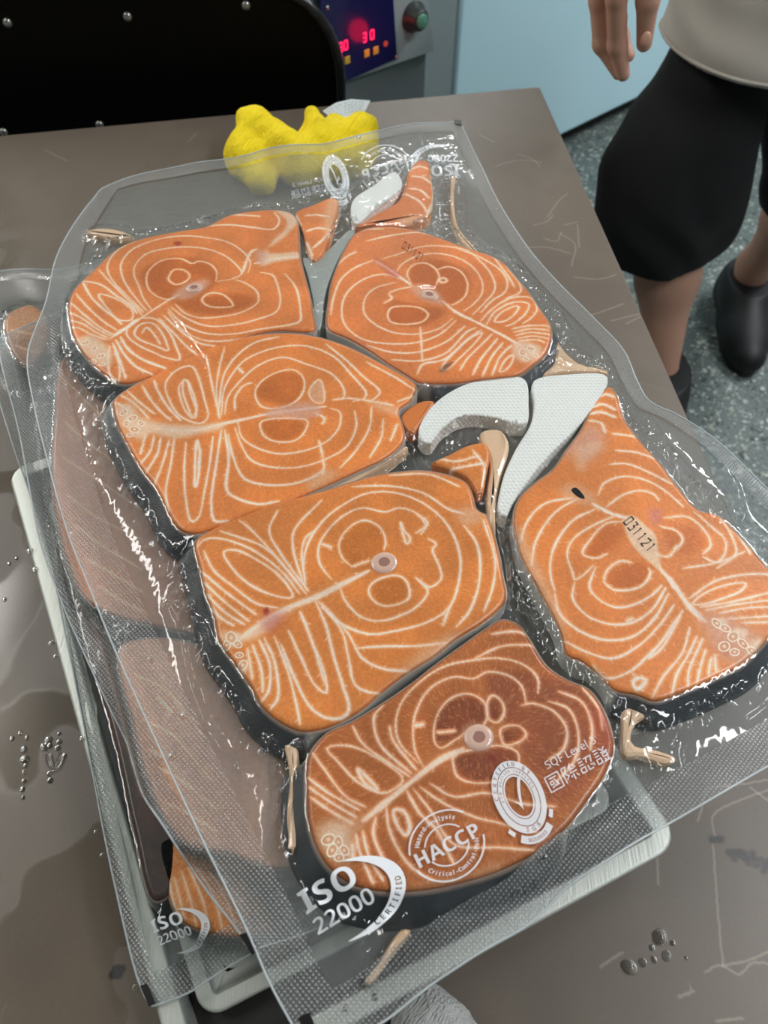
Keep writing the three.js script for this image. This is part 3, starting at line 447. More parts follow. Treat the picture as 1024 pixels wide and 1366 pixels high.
inBag.push(salmon({
  label: 'salmon steak stamped 031121 beside the long white absorbent pad', frame: [640, 480, 2.667], dots: [[842,938,15],[872,955,14],[900,985,17],[868,1020,17],[935,1010,15],[968,1035,14],[905,1040,13]], tone: '#ea8843', heart: [600, 650], dark: [0.45, 1], flare: 0.012, span: 0.55,
  outline: '122,615 116,560 132,495 185,438 255,385 305,315 355,245 405,150 462,88 492,122 520,210 580,290 650,370 710,450 780,528 850,547 920,612 990,690 1050,765 1082,850 1062,950 1010,1020 940,1088 860,1128 720,1188 620,1218 560,1195 480,1178 420,1120 350,1068 310,1055 280,960 240,880 180,770 140,690',
  fin: '325,462 340,456 365,480 372,494 350,488',
  under: [['#d26e2c', '370,690 450,590 510,600 450,690 410,710'], ['#d26e2c', '440,790 540,720 610,740 580,800 500,820'], ['#d87433', '650,590 760,600 800,660 700,690']],
  lines: `3 510,575 450,582 392,640 365,690 410,706 452,690 /3.4 490,552 400,590 330,640 310,692 330,760 336,782 362,770 402,732 /3.6 412,530 330,572 262,670 250,760 266,822 /3.6 352,492 270,540 200,642 182,732 /3.4 332,490 230,512 170,572 142,650 /3.4 440,790 470,815 520,820 580,800 605,760 600,742 /2.6 440,790 450,752 500,716 540,722 /3.4 412,737 398,770 390,812 420,850 480,880 550,870 620,830 646,802 /3.8 336,792 330,850 380,910 460,940 540,935 610,890 660,812
  /4 266,832 282,900 350,962 440,996 540,986 620,920 670,832 /3.6 300,1000 380,1040 470,1062 560,1020 640,942 690,872 /3.6 400,1085 450,1132 530,1110 600,1050 680,962 720,892 /6 545,1152 558,1172 590,1140 560,1132 z /3.4 600,1062 640,1010 700,922 710,912 680,972 642,1030 z /3.6 612,1202 650,1130 720,1040 746,952 /3.4 682,1192 700,1120 740,1050 772,982 /3.2 740,1162 742,1110 770,1040 792,992 /3 772,1150 782,1100 802,1032 /3 812,1122 822,1062 /3 840,1110 835,1050 /2.6 520,930 545,920
  /3.2 420,482 440,440 510,415 580,425 650,460 722,522 /3 450,522 510,480 570,465 620,480 636,502 /3.4 460,372 520,370 600,400 682,442 /3 480,322 560,330 622,352 /3 470,262 550,272 /5 400,167 440,158 480,178 /5 390,192 430,186 482,204 /5 425,127 450,122 478,132 /4 385,215 430,225 445,260
  /2.8 690,682 720,640 700,610 640,592 /3 762,542 830,600 870,640 870,690 840,720 792,702 /2.8 652,562 740,560 800,610 820,660 792,692 /3 722,742 850,720 942,682 /3.4 742,850 850,782 1024,765 1070,790 /3.2 757,868 800,830 880,800 945,795 930,820 860,850 780,872 z /3 782,880 900,860 1060,820 /2.8 802,892 900,872 1070,850 /2.8 850,902 960,882 1072,880 /2.8 880,922 1060,910 /2.6 930,936 1060,932 /3 850,552 900,640 910,690 842,742 /3 920,618 960,690 /6 400,512 470,548 520,562 /8 640,742 690,802 740,872 800,932 /2.6 620,690 670,700 700,660`,
  over: [[PALE, '120,612 140,690 180,772 240,882 282,962 304,1010 300,930 252,820 205,720 165,640 150,590', 5], [CREAM, '512,560 545,555 590,590 622,620 636,700 648,760 620,735 560,682 530,640 515,600', 1.5], [ROSE, '250,330 300,300 360,240 420,230 445,270 430,320 370,370 350,330 300,350', 8], [PALE, '340,320 370,300 420,290 440,310 380,360 372,400 345,390', 4], [ROSE, '780,900 860,900 960,960 1020,1000 990,1050 900,1080 840,1040 800,970', 8], [CREAM, '840,930 870,920 880,950 850,960', 2], [CREAM, '900,960 950,960 940,990 905,985', 2], ['rgba(200,110,80,.6)', '850,1010 880,1000 890,1030 870,1060', 3], [CREAM, '960,1010 1000,990 990,1030 950,1050', 3], ['rgba(200,120,130,.5)', '600,540 640,530 650,570 620,590', 3], [PALE, '280,470 330,440 420,500 400,520', 6]],
}));

// number stamps printed on two of the cut faces
function stamp(owner, text, C, R, Up, h, ink) {
  const t = canvasTex(512, 96, (c, w, q) => { c.fillStyle = '#000'; c.fillRect(0, 0, w, q); c.strokeStyle = '#fff'; c.lineWidth = 9; c.lineJoin = 'round';
    const seg = { 0: '0,0 1,0 1,1 0,1 0,0', 3: '0,0 1,0 0.5,0.45 1,0.5 1,1 0,1', 1: '0.2,0.1 0.55,0 0.55,1', 2: '0,0.1 1,0 1,0.4 0,1 1,1' };
    [...text].forEach((k, i) => { c.beginPath(); pts(seg[k]).forEach(([a, b], n) => c[n ? 'lineTo' : 'moveTo'](14 + i * 84 + a * 50, 16 + b * 64)); c.stroke(); }); }, false);
  const c0 = spot(...C, h), r = spot(...R, h).sub(c0), u = spot(...Up, h).sub(c0);
  return part(owner, 'number_stamp', sheet(4, 1, (a, b) => c0.clone().addScaledVector(r, 2 * a - 1).addScaledVector(u, 1 - 2 * b).setY(h + 0.0003), (a, b) => [a, 1 - b]), std(ink, 0.6, { alphaMap: t, transparent: true }), 'dark printed number');
}
stamp(inBag[5], '031121', [853, 713], [871, 735], [861, 707], STEAK_TOP, 0x3a2a22);
stamp(inBag[1], '031121', [551, 336], [565, 346], [554, 330], STEAK_TOP, 0x8a4418);

// ------------------------------------------------------------------ what else lies in the top bag
const quilt = dataTex(128, 128, (x, y) => { const s = 16, r = Math.floor(y / s), cx = ((x + (r % 2) * 8) % s) - 8, cy = (y % s) - 8; return sstep(Math.hypot(cx, cy), 1, 8) * 0.8 + hash(x, y) * 0.2; });
const padMat = std(0xf1f0ec, 0.9, { bumpMap: tiled(quilt, 38), bumpScale: 0.0005 });
function lay(list, h, low, name, label, category, mat, group, n = 70, bevel = 0.0012) {
  const loop = offsetLoop(smooth(pts(list).map(([X, Y]) => { const p = spot(X, Y, h); return [p.x, p.z]; }), true, n), -0.0006);
  let cx = 0, cz = 0; loop.forEach(([x, z]) => { cx += x / n; cz += z / n; });
  const o = single(name, slab(loop, low, h, bevel), mat, label, category, [cx, low, cz], group); inBag.push(o); return o;
}
lay('471,265 497,247 526,228 537,243 531,257 500,280 474,299 467,284', 0.967, 0.952, 'absorbent_pad', 'small white absorbent paper pad tucked at the far end between two belly flaps', 'paper pad', padMat, 'absorbent pads');
lay('557,574 575,541 610,516 650,504 699,504 706,540 703,564 690,566 660,557 620,555 592,570 573,592 562,588', 0.968, 0.952, 'absorbent_pad', 'curved white quilted absorbent pad in the middle of the bag, beside a black line', 'paper pad', padMat, 'absorbent pads');
lay('711,507 760,498 808,499 812,508 796,539 765,576 730,611 700,648 684,672 674,690 664,683 669,640 686,600 707,564 712,538', 0.9685, 0.952, 'absorbent_pad', 'long white quilted absorbent pad running down beside the stamped salmon steak', 'paper pad', padMat, 'absorbent pads');
const fat = phys({ color: 0xe9c3a0, roughness: 0.45, clearcoat: 0.4, transmission: 0.0 });
const silver = phys({ color: 0xb9bcb8, roughness: 0.3, metalness: 0.35, clearcoat: 0.5 });
const SCRAPS = [
  ['742,452 757,470 775,484 800,490 815,499 790,496 750,496 722,500 738,482', 'cream fat scrap between the blue-black rimmed steak and a white pad'],
  ['836,932 862,934 884,940 868,955 850,965 845,990 880,999 905,1010 890,1021 855,1011 832,1010 829,970', 'forked cream fat scrap beside the darkest steak near the lower right'],
  ['376,978 394,986 400,1030 398,1085 390,1140 381,1100 384,1030', 'thin cream fat strip along the near left edge of the darkest steak'],
  ['484,1312 502,1285 535,1238 549,1240 522,1280 492,1316', 'straight cream fat sliver under the white seal with numbers'],
  ['601,250 605,232 612,300 650,348 641,346 606,306', 'hair-thin cream fat strand behind the far right belly flap'],
  ['112,308 130,303 160,306 180,316 158,318 132,314', 'pale fat scrap at the far left corner of the bag'],
  ['640,575 668,572 680,590 668,640 660,690 656,720 648,660 652,620', 'pinkish cream membrane between the central steak and the long pad'],
  ['300,706 350,690 400,671 440,652 480,632 520,607 541,591 546,596 521,614 481,638 441,657 400,675 350,693 312,707', 'long pinkish membrane between the middle and central steaks of the column'],
  ['533,555 560,534 580,534 562,566 552,577 541,572', 'small orange belly tip beside the curved white pad', 1],
];
for (const [s, label, orange] of SCRAPS) lay(s, orange ? 0.9665 : label.includes('membrane') ? 0.9655 : 0.9605, 0.9512, orange ? 'belly_tip' : 'fat_scrap', label, orange ? 'salmon' : 'fat scrap', orange ? phys({ color: 0xdf7f3c, roughness: 0.45 }) : fat, orange ? undefined : 'fat scraps', 48, 0.003);
lay('404,342 418,345 436,333 468,305 474,312 452,348 440,375 433,400 430,432 424,443 419,438 416,400 410,370', 0.9655, 0.95, 'belly_skin', 'silvery belly skin strip between the two far salmon steaks', 'fish skin', silver, undefined, 60);

// ------------------------------------------------------------------ film bags
const emboss = dataTex(128, 128, (x, y) => { const s = 32, u = ((x + y) % s) / s, v = ((x - y + 1280) % s) / s, d = Math.max(Math.abs(u - 0.5), Math.abs(v - 0.5)); return 1 - sstep(d, 0.22, 0.46); });
const embossClear = dataTex(128, 128, (x, y) => { const s = 32, u = ((x + y) % s) / s, v = ((x - y + 1280) % s) / s, d = Math.max(Math.abs(u - 0.5), Math.abs(v - 0.5)); return 0.8 + 0.2 * sstep(d, 0.2, 0.42); });
const crinkle = dataTex(512, 512, (x, y) => { const f = (a, k) => { const P = 512 / k, X = x / P, Y = y / P, ix = Math.floor(X), iy = Math.floor(Y), fx = X - ix, fy = Y - iy, u = fx * fx * (3 - 2 * fx), v = fy * fy * (3 - 2 * fy), H = (p, q) => hash((p % k) + a, q % k); return lerp(lerp(H(ix, iy), H(ix + 1, iy), u), lerp(H(ix, iy + 1), H(ix + 1, iy + 1), u), v); };
  return 0.5 * (1 - Math.abs(f(1, 10) * 2 - 1)) + 0.3 * (1 - Math.abs(f(5, 23) * 2 - 1)) + 0.2 * f(9, 61); });
const filmMat = phys({ color: 0xf3f5f5, transmission: 1, thickness: 0, roughness: 0.09, ior: 1.5, bumpMap: tiled(crinkle, 5), bumpScale: 0.0007 });
const backMat = phys({ color: 0xe6e8e8, transmission: 0.86, thickness: 0, roughness: 0.24, ior: 1.45, specularIntensity: 0.6 });
const sealMat = phys({ color: 0xe8ebeb, transmission: 0.92, thickness: 0, roughness: 0.24, ior: 1.5, bumpMap: tiled(emboss, 80), bumpScale: 0.0016, transmissionMap: tiled(embossClear, 80) });
const edgeMat = phys({ color: 0xdfe6e8, roughness: 0.25, transmission: 0.5, thickness: 0 });
function curveOf(list) { const c = new THREE.CatmullRomCurve3(list, false, 'centripetal'); c.arcLengthDivisions = 400;
  const N = 600, tab = []; for (let i = 0; i <= N; i++) tab.push(c.getPointAt(i / N));
  return (t) => { const f = clamp(t, 0, 1) * N, i = Math.min(N - 1, Math.floor(f)); return tab[i].clone().lerp(tab[i + 1], f - i); };
}
function coons(T, B, L, R) {
  const p00 = L(0), p10 = R(0), p01 = L(1), p11 = R(1);
  return (u, v) => {
    const o = T(u).multiplyScalar(1 - v).addScaledVector(B(u), v).addScaledVector(L(v), 1 - u).addScaledVector(R(v), u);
    return o.addScaledVector(p00, -(1 - u) * (1 - v)).addScaledVector(p10, -u * (1 - v)).addScaledVector(p01, -(1 - u) * v).addScaledVector(p11, -u * v);
  };
}
// edges: four lists of points; relief: what it holds; seals: widths at left, right, far, near as shares
function filmBag({ name, label, at, edges, relief, low, seals, nu, nv, ridge, skip = {} }) {
  const S = coons(...edges.map(curveOf)), [sl, sr, sf, sn] = seals, t = thing(name, label, 'vacuum bag', at, 'vacuum bags');
  const front = (u, v) => {
    const p = S(u, v), e = Math.min((u - sl * 0.5) / 0.05, (1 - u - sr * 0.5) / 0.05, (v - sf * 0.5) / 0.03, (1 - v - sn * 0.5) / 0.025), k = sstep(e, 0, 1);
    const y = relief.at(p.x, p.z, relief.skin), free = sstep(y - relief.at(p.x, p.z, relief.ob), 0.0012, 0.006);
    const wave = 0.0016 * Math.sin(v * 23 + u * 9) + 0.0012 * Math.sin(u * 31 - v * 12);
    let w = 0;
    if (k > 0) { const a = fbm(p.x * 34 + p.z * 12 + 40, p.z * 15 - p.x * 8 + 9), b = fbm(p.x * 60 - p.z * 40 + 7, p.z * 55 + p.x * 30 + 70); w = Math.pow(1 - Math.abs(a * 2 - 1), 7) * 0.0055 * free + Math.pow(1 - Math.abs(b * 2 - 1), 9) * 0.003 * (0.06 + 0.94 * free) + Math.pow(1 - Math.abs(fbm(p.x * 95 + p.z * 60 + 3, p.z * 80 - p.x * 20) * 2 - 1), 6) * 0.0022 * free; for (const r of ridge ?? []) w += r(p) * 1; }
    const held = relief.at(p.x, p.z, relief.ob); p.y = Math.max(lerp(p.y + wave, Math.max(y, low + 0.001) + w, k), held > low + 0.012 ? held : -9); return p;
  };
  const back = (u, v) => { const p = S(u, v), e = Math.min(u / 0.12, (1 - u) / 0.12, v / 0.07, (1 - v) / 0.07), k = sstep(e, 0, 1), wave = 0.0016 * Math.sin(v * 23 + u * 9) + 0.0012 * Math.sin(u * 31 - v * 12); p.y = lerp(p.y + wave - 0.0008, low, k); return p; };
  const cut = (f, u0, u1, v0, v1) => (a, b) => f(lerp(u0, u1, a), lerp(v0, v1, b));
  const grid = (f, u0, u1, v0, v1, q = 1) => sheet(Math.max(4, Math.round(nu * (u1 - u0) * q)), Math.max(4, Math.round(nv * (v1 - v0) * q)), cut(f, u0, u1, v0, v1));
  part(t, 'back_film', grid(back, sl, 1 - sr, sf, 1 - sn, 0.4), backMat);
  const ff = grid(front, sl, 1 - sr, sf, 1 - sn); t.userData.front = ff.clone();
  part(t, 'front_film', ff, filmMat);
  for (const [u0, u1, v0, v1] of [[0, sl, 0, 1], [1 - sr, 1, 0, 1], [sl, 1 - sr, 0, sf], [sl, 1 - sr, 1 - sn, 1]]) part(t, 'seal_strip', grid(front, u0, u1, v0, v1), sealMat, 'embossed seal edge');
  const rim = []; for (let i = 0; i <= 60; i++) rim.push(front(0, i / 60)); for (let i = 1; i <= 30; i++) rim.push(front(i / 30, 1)); for (let i = 1; i <= 60; i++) rim.push(front(1, 1 - i / 60)); for (let i = 1; i < 30; i++) rim.push(front(1 - i / 30, 0));
  part(t, 'cut_edge', tube(rim, 0.0007, 360, 5, true), edgeMat);
  t.userData.front_at = front;
  return t;
}
const mark = (owner, list, h) => part(owner, 'seal_mark', slab(pts(list).map(([X, Y]) => { const p = spot(X, Y, h); return [p.x, p.z]; }), h - 0.0004, h + 0.0006, 0.0002), std(0x060607, 0.4), 'black mark at the end of the seal');
const line = (s, h) => pts(s).map(([X, Y]) => spot(X, Y, h));
const EDGE = 0.957;
const topEdges = [
  line('135,252 200,230 250,222 330,205 395,190 440,190 500,175 560,167 613,162', EDGE),
  line('410,1404 470,1385 519,1358 566,1320 600,1297 651,1264 707,1232 752,1187 805,1151 850,1122 902,1093 989,1042 1060,1000 1212,904', EDGE),
  line('135,252 100,298 74,343 60,400 38,475 46,540 62,610 90,710 118,780 150,860 190,950 232,1040 275,1130 310,1200 334,1250 360,1312 386,1360 410,1404', EDGE),
  line('613,162 640,215 665,272 700,325 745,378 795,430 832,468 850,505 868,533 900,548 950,582 1000,632 1060,695 1140,800 1212,904', EDGE)];
const relief = new Relief(-0.4, -0.95, 0.44, 0.08, 0.0025, 0.9545);
inBag.forEach((o) => relief.addThing(o));
relief.cling(0.0012, 0.00003, 220);
const ridges = [];
const fold = (s, w, hgt) => { const q = line(s, 0.962); ridges.push((p) => { let d = 9; for (let i = 0; i < q.length - 1; i++) { const ax = q[i].x, az = q[i].z, bx = q[i + 1].x - ax, bz = q[i + 1].z - az, k = clamp(((p.x - ax) * bx + (p.z - az) * bz) / (bx * bx + bz * bz), 0, 1); d = Math.min(d, Math.hypot(p.x - ax - bx * k, p.z - az - bz * k)); } return hgt * Math.exp(-d * d / (w * w)); }); };
fold('220,805 240,850 250,905 275,970 310,1020', 0.0022, 0.004); fold('230,805 275,840 285,870', 0.0015, 0.003); fold('385,1040 365,1100 352,1165 372,1190', 0.003, 0.004); fold('905,560 960,600 985,650 990,690', 0.004, 0.005); fold('870,560 900,630 950,700', 0.003, 0.004); fold('240,440 280,500', 0.002, 0.002);
fold('830,470 850,520 900,560', 0.003, 0.004); fold('835,455 800,470 790,500', 0.0015, 0.002); fold('560,170 570,230 600,270', 0.003, 0.003); fold('440,190 450,240 462,270', 0.0012, 0.002); fold('470,1320 430,1340 410,1300 390,1240', 0.002, 0.003); fold('760,1150 800,1110 840,1070', 0.002, 0.003); fold('940,930 1000,960 1040,930', 0.002, 0.003);
const topBag = filmBag({ name: 'salmon_bag', label: 'large clear vacuum bag on top of the stack holding six orange salmon steaks', at: [0, STEAK_LOW - 0.002, -0.4], edges: topEdges, relief, low: STEAK_LOW - 0.0016, seals: [0.06, 0.03, 0.022, 0.03], nu: 280, nv: 480, ridge: ridges });
mark(topBag, '606,160 615,161 616,167 607,166', EDGE + 0.001); mark(topBag, '398,1357 413,1350 420,1368 405,1378', EDGE + 0.001);
const skinTop = new Relief(-0.4, -0.95, 0.44, 0.08, 0.0015, 0.94); topBag.updateMatrixWorld(true); for (const m of topBag.children) if (m.name !== 'back_film') skinTop.add(m.geometry, topBag.position);

// ------------------------------------------------------------------ the two bags underneath
function faceLines(list) { return list; }
const under2 = [], under3 = [];
const low2 = { top: 0.942, low: 0.9032, frame: [0, 0, 1], dark: [-1, 0.5], flare: 0.004 }, low3 = { top: 0.896, low: 0.8702, frame: [0, 0, 1], dark: [-1, 0.5], flare: 0.004 };
under2.push(salmon({ ...low2, label: 'salmon steak in the middle bag, its orange edge showing left of the upper bag', tone: '#e09a78', heart: [200, 640], res: 420, pale: [0.55, 0.36, 0.28],
  outline: '84,474 112,464 150,492 200,560 250,640 300,720 310,800 270,842 200,834 152,822 112,800 88,752 74,700 67,648 70,560',
  lines: '2 84,560 130,600 200,640 /2 84,610 130,640 190,680 /2 90,660 130,690 190,720 /2.4 100,700 140,730 190,760 /2 115,745 150,765 190,790 /2 130,780 160,800 190,815 /2 90,510 130,550 190,600' }));
under2.push(salmon({ ...low2, label: 'pale salmon piece with fleshy bumps in the middle bag, beside the upper seal', tone: '#e6ad94', heart: [260, 980], res: 420, pale: [0.6, 0.42, 0.34],
  outline: '158,862 210,848 290,870 350,960 400,1060 420,1130 380,1160 300,1140 250,1130 214,1088 190,1030 174,965',
  lines: '3 180,900 220,920 270,980 /3 190,960 230,980 280,1040 /3 205,1020 240,1040 290,1080 /3 220,1070 250,1085 290,1110 /4 200,1000 215,1010 /4 210,930 230,950' }));
under3.push(salmon({ ...low3, label: 'salmon steak end with fanned pale lines in the lowest bag at the near left corner', tone: '#e6893f', heart: [290, 1130], res: 420, span: 0.5,
  outline: '208,1122 245,1106 300,1140 352,1200 372,1240 326,1252 276,1246 240,1230 220,1190',
  lines: '2 232,1170 240,1200 246,1228 /2 242,1162 254,1200 262,1236 /2 252,1158 270,1200 280,1240 /2 262,1154 286,1200 298,1242 /2 272,1150 302,1200 316,1244 /2 282,1148 316,1196 334,1240 /2.4 226,1176 230,1200 236,1220 /2 292,1146 330,1190 352,1232' }));
under3.push(salmon({ ...low3, name: 'salmon_tail', label: 'dark salmon tail piece in the lowest bag along the long tray rim', tone: '#43302b', heart: [150, 950], res: 300, pale: [0.05, 0.045, 0.045], span: -1,  // face and sides both coloured dark brown
  outline: '80,716 116,704 160,770 200,880 226,980 240,1090 230,1190 204,1204 176,1110 150,990 118,880 94,790', lines: '2 92,740 140,880 190,1060',
  over: [['rgba(96,52,44,.7)', '96,760 120,790 150,900 170,1000 150,980 120,880', 6], ['rgba(120,70,58,.5)', '180,1000 200,1040 205,1120 190,1100', 5]] }));
under3.push(salmon({ ...low3, name: 'salmon_tail', label: 'small orange and dark salmon scrap in the lowest bag at the far left corner', tone: '#b9825f', heart: [40, 440], res: 260, span: 0.2,
  outline: '8,420 40,405 66,430 60,470 38,490 14,470', lines: '2 14,440 40,445 60,450 /2 20,460 40,468 54,470' }));
const mk = (list, x0, z0, x1, z1, base) => { const r = new Relief(x0, z0, x1, z1, 0.003, base); list.forEach((o) => r.addThing(o)); return r.cling(0.0012, 0.00004, 160); };
const E2 = 0.929, E3 = 0.8795;
const midBag = filmBag({ name: 'salmon_bag', label: 'middle clear vacuum bag, its embossed edge ending in a black mark near the silver pan', at: [-0.1, 0.9015, -0.35], low: 0.902, relief: mk(under2, -0.5, -0.85, 0.35, 0.06, 0.902), nu: 120, nv: 200, seals: [0.07, 0.05, 0.02, 0.03],
  edges: [line('-5,455 60,425 150,385 290,325 420,292', E2), line('334,1268 420,1240 560,1180 660,1135 740,1085', E2), line('-5,455 8,510 22,565 40,650 56,730 88,817 117,882 141,934 176,1007 194,1062 225,1109 275,1187 319,1244 334,1268', E2), line('420,292 520,540 640,830 740,1085', E2)] });
mark(midBag, '319,1247 333,1243 345,1268 336,1274', E2 + 0.001);
const bottomBag = filmBag({ name: 'salmon_bag', label: 'lowest clear vacuum bag lying in the tray with its seal on the silver rim', at: [-0.1, 0.868, -0.35], low: 0.8685, relief: mk(under3, -0.55, -0.85, 0.3, 0.06, 0.8685), nu: 120, nv: 200, seals: [0.035, 0.04, 0.02, 0.025],
  edges: [line('-60,378 0,362 67,360 200,330 330,302', E3), line('202,1342 250,1325 275,1308 330,1275 420,1235 560,1170 690,1075', E3), line('-60,378 -20,480 20,600 65,740 92,870 119,1009 156,1187 187,1315 202,1342', E3), line('330,302 480,640 600,900 690,1075', E3)] });
mark(bottomBag, '187,1315 196,1312 207,1338 199,1343', E3 + 0.001);

// ------------------------------------------------------------------ print on the film
const white = (c) => { c.fillStyle = '#000'; c.fillRect(0, 0, c.canvas.width, c.canvas.height); c.fillStyle = c.strokeStyle = '#fff'; c.textAlign = 'center'; c.textBaseline = 'middle'; };
function arcText(c, text, x, y, r, a0, a1, font, inward) {           // letters along an arc, angles in degrees clockwise from the top
  c.font = font; const n = text.length;
  for (let i = 0; i < n; i++) { const a = rad(lerp(a0, a1, n > 1 ? i / (n - 1) : 0.5)); c.save(); c.translate(x + Math.sin(a) * r, y - Math.cos(a) * r); c.rotate(a + (inward ? Math.PI : 0)); c.fillText(text[i], 0, 0); c.restore(); }
}
const LOGO = {
  haccp: canvasTex(512, 512, (c) => { white(c); c.lineWidth = 12;
    c.beginPath(); c.arc(256, 256, 226, rad(40), rad(322)); c.stroke(); c.beginPath(); c.arc(256, 256, 226, rad(6), rad(40)); c.stroke();
    c.lineWidth = 10; c.beginPath(); c.arc(256, 256, 132, rad(195), rad(330)); c.stroke(); c.beginPath(); c.arc(256, 256, 132, rad(20), rad(160)); c.stroke();
    arcText(c, 'Hazard-Analysis', 256, 256, 180, -62, 38, 'bold 40px sans-serif'); arcText(c, 'Critical-Control-Point', 256, 256, 180, 238, 100, 'bold 38px sans-serif', true);
    c.fillStyle = '#000'; c.save(); c.translate(256, 256); c.fillRect(-246, -52, 500, 104); c.fillStyle = '#fff'; c.font = 'bold 132px sans-serif'; c.scale(1.0, 1); c.fillText('HACCP', 0, 4); c.restore(); }, false),
  check: canvasTex(512, 512, (c) => { white(c); const el = (rx, ry, s, w) => { c.strokeStyle = s; c.lineWidth = w; c.beginPath(); c.ellipse(256, 236, rx, ry, 0, 0, 7); c.stroke(); };
    c.beginPath(); c.ellipse(256, 236, 172, 216, 0, 0, 7); c.fill(); el(134, 174, '#000', 5); el(98, 132, '#000', 5); c.fillStyle = '#000'; c.beginPath(); c.ellipse(256, 236, 86, 118, 0, 0, 7); c.fill();
    c.fillStyle = '#000'; const et = (t, rx, ry, a0, a1, f, inw) => { c.font = f; [...t].forEach((k, i) => { const a = rad(lerp(a0, a1, i / (t.length - 1))); c.save(); c.translate(256 + Math.sin(a) * rx, 236 - Math.cos(a) * ry); c.rotate(a + (inw ? Math.PI : 0)); c.fillText(k, 0, 0); c.restore(); }); };
    et('CERTIFIED BY', 153, 195, -78, 60, 'bold 33px serif'); et('FOR QUALITY SUPPLIES', 116, 153, -85, 85, 'bold 22px serif'); et('SGS', 153, 195, 196, 164, 'bold 38px serif', true);
    c.fillStyle = '#fff'; c.beginPath(); c.moveTo(206, 250); c.quadraticCurveTo(236, 270, 246, 318); c.quadraticCurveTo(270, 210, 330, 132); c.lineTo(300, 138); c.quadraticCurveTo(256, 200, 244, 276); c.quadraticCurveTo(230, 254, 206, 250); c.fill();
    c.strokeStyle = '#fff'; c.lineWidth = 44; c.beginPath(); c.ellipse(256, 236, 206, 252, 0, rad(58), rad(122)); c.stroke(); c.lineWidth = 26; c.beginPath(); c.ellipse(256, 236, 200, 246, 0, rad(36), rad(48)); c.stroke(); c.beginPath(); c.ellipse(256, 236, 200, 246, 0, rad(132), rad(144)); c.stroke();
    c.fillStyle = '#000'; et('SGS0005', 206, 252, 197, 163, 'bold 30px serif', true); }, false),
  iso: canvasTex(512, 512, (c) => { white(c); c.save(); c.scale(0.86, 0.86); c.font = 'bold 200px sans-serif'; c.fillText('ISO', 190, 165); c.font = '128px sans-serif'; c.lineWidth = 4; c.fillText('22000', 206, 330); c.strokeText('22000', 206, 330);
    const E = (t, w) => { const a = rad(t); return [275 + Math.sin(a) * (300 - w), 290 - Math.cos(a) * (232 - w * 0.85)]; }; c.beginPath();
    for (let t = 8; t <= 205; t += 3) c[t === 8 ? 'moveTo' : 'lineTo'](...E(t, 0)); for (let t = 205; t >= 8; t -= 3) c.lineTo(...E(t, 82 * Math.pow(Math.sin((t - 8) / 197 * Math.PI), 0.75))); c.fill();
    c.fillStyle = '#000'; c.font = 'bold 46px sans-serif'; [...'CERTIFIED'].forEach((k, n) => { const t = lerp(168, 98, n / 8), [x, y] = E(t, 38), [x2, y2] = E(t - 1, 38); c.save(); c.translate(x, y); c.rotate(Math.atan2(y2 - y, x2 - x)); c.fillText(k, 0, 0); c.restore(); }); c.restore(); }, false),
  text: canvasTex(512, 256, (c) => { white(c); c.font = '78px sans-serif'; c.fillText('SQF Level 3', 256, 60); c.lineWidth = 9;
    const glyph = (s, x) => s.split('/').forEach((q) => { c.beginPath(); pts(q).forEach(([a, b], i) => c[i ? 'lineTo' : 'moveTo'](x + a * 11, 132 + b * 11)); c.stroke(); });
    glyph('0,0 9,0 9,10 0,10 0,0/2,2 7,2/2,4 4,4 4,6 2,6 2,4/2,8 5,7/5,3 7,8/7,5 5,8', 14);
    glyph('0,0 0,10/0,0 3,0 1,4 3,6 1,8/4,2 6,0 5,4/7,0 9,3/4,5 9,5/5,3 8,3/6,6 6,10/4,8 5,7/8,7 9,9', 140);
    glyph('0,0 3,0/0,2 3,2/0,4 3,4/0,6 3,6 3,9 0,9 0,6/4,1 9,1 8,5/6,1 5,4/5,6 5,9 8,9/7,6 8,7/9,6 9,8', 266);
    glyph('0,0 3,0/0,2 3,2/0,4 3,4/0,6 3,6 3,9 0,9 0,6/4,0 6,2/8,0 6,2/4,3 9,3/5,4 8,4 8,6 5,6 5,4/4,9 9,9/5,7 6,9/8,7 7,9', 392); }, false),
};
const inkMat = (t, o = 0.9) => std(0xe9edf2, 0.45, { alphaMap: t, transparent: true, opacity: o });
function print(owner, tex, C, R, Up, h, yAt, o, label, lift = 0.0006) {
  const c0 = spot(...C, h), r = spot(...R, h).sub(c0), u = spot(...Up, h).sub(c0);
  return part(owner, 'printed_seal', sheet(40, 40, (a, b) => { const p = c0.clone().addScaledVector(r, 2 * a - 1).addScaledVector(u, 1 - 2 * b); p.y = yAt(p.x, p.z) + lift; return p; }, (a, b) => [a, 1 - b]), inkMat(tex, o), label);
}
const onTop = (x, z) => skinTop.at(x, z), onBack = (h) => () => h;
print(topBag, LOGO.haccp, [595, 1130], [645, 1103], [572, 1085], 0.966, onTop, 0.68, 'round white printed seal');
print(topBag, LOGO.check, [692, 1070], [735, 1048], [667, 1017], 0.966, onTop, 0.74, 'oval white printed seal with tick');
print(topBag, LOGO.iso, [476, 1200], [541, 1166], [446, 1146], 0.960, onTop, 0.95, 'white printed certificate mark');
print(topBag, LOGO.text, [764, 1019], [806, 996], [753, 998], 0.966, onTop, 0.68, 'white printed lettering');
const bk = onBack(STEAK_LOW + 0.006);
print(topBag, LOGO.check, [448, 240], [422, 237], [443, 206], 0.955, bk, 0.7, 'oval seal seen from behind');
print(topBag, LOGO.haccp, [514, 226], [476, 237], [503, 193], 0.955, bk, 0.55, 'round seal seen from behind');
print(topBag, LOGO.iso, [580, 216], [545, 216], [581, 246], 0.955, bk, 0.7, 'certificate mark seen from behind');
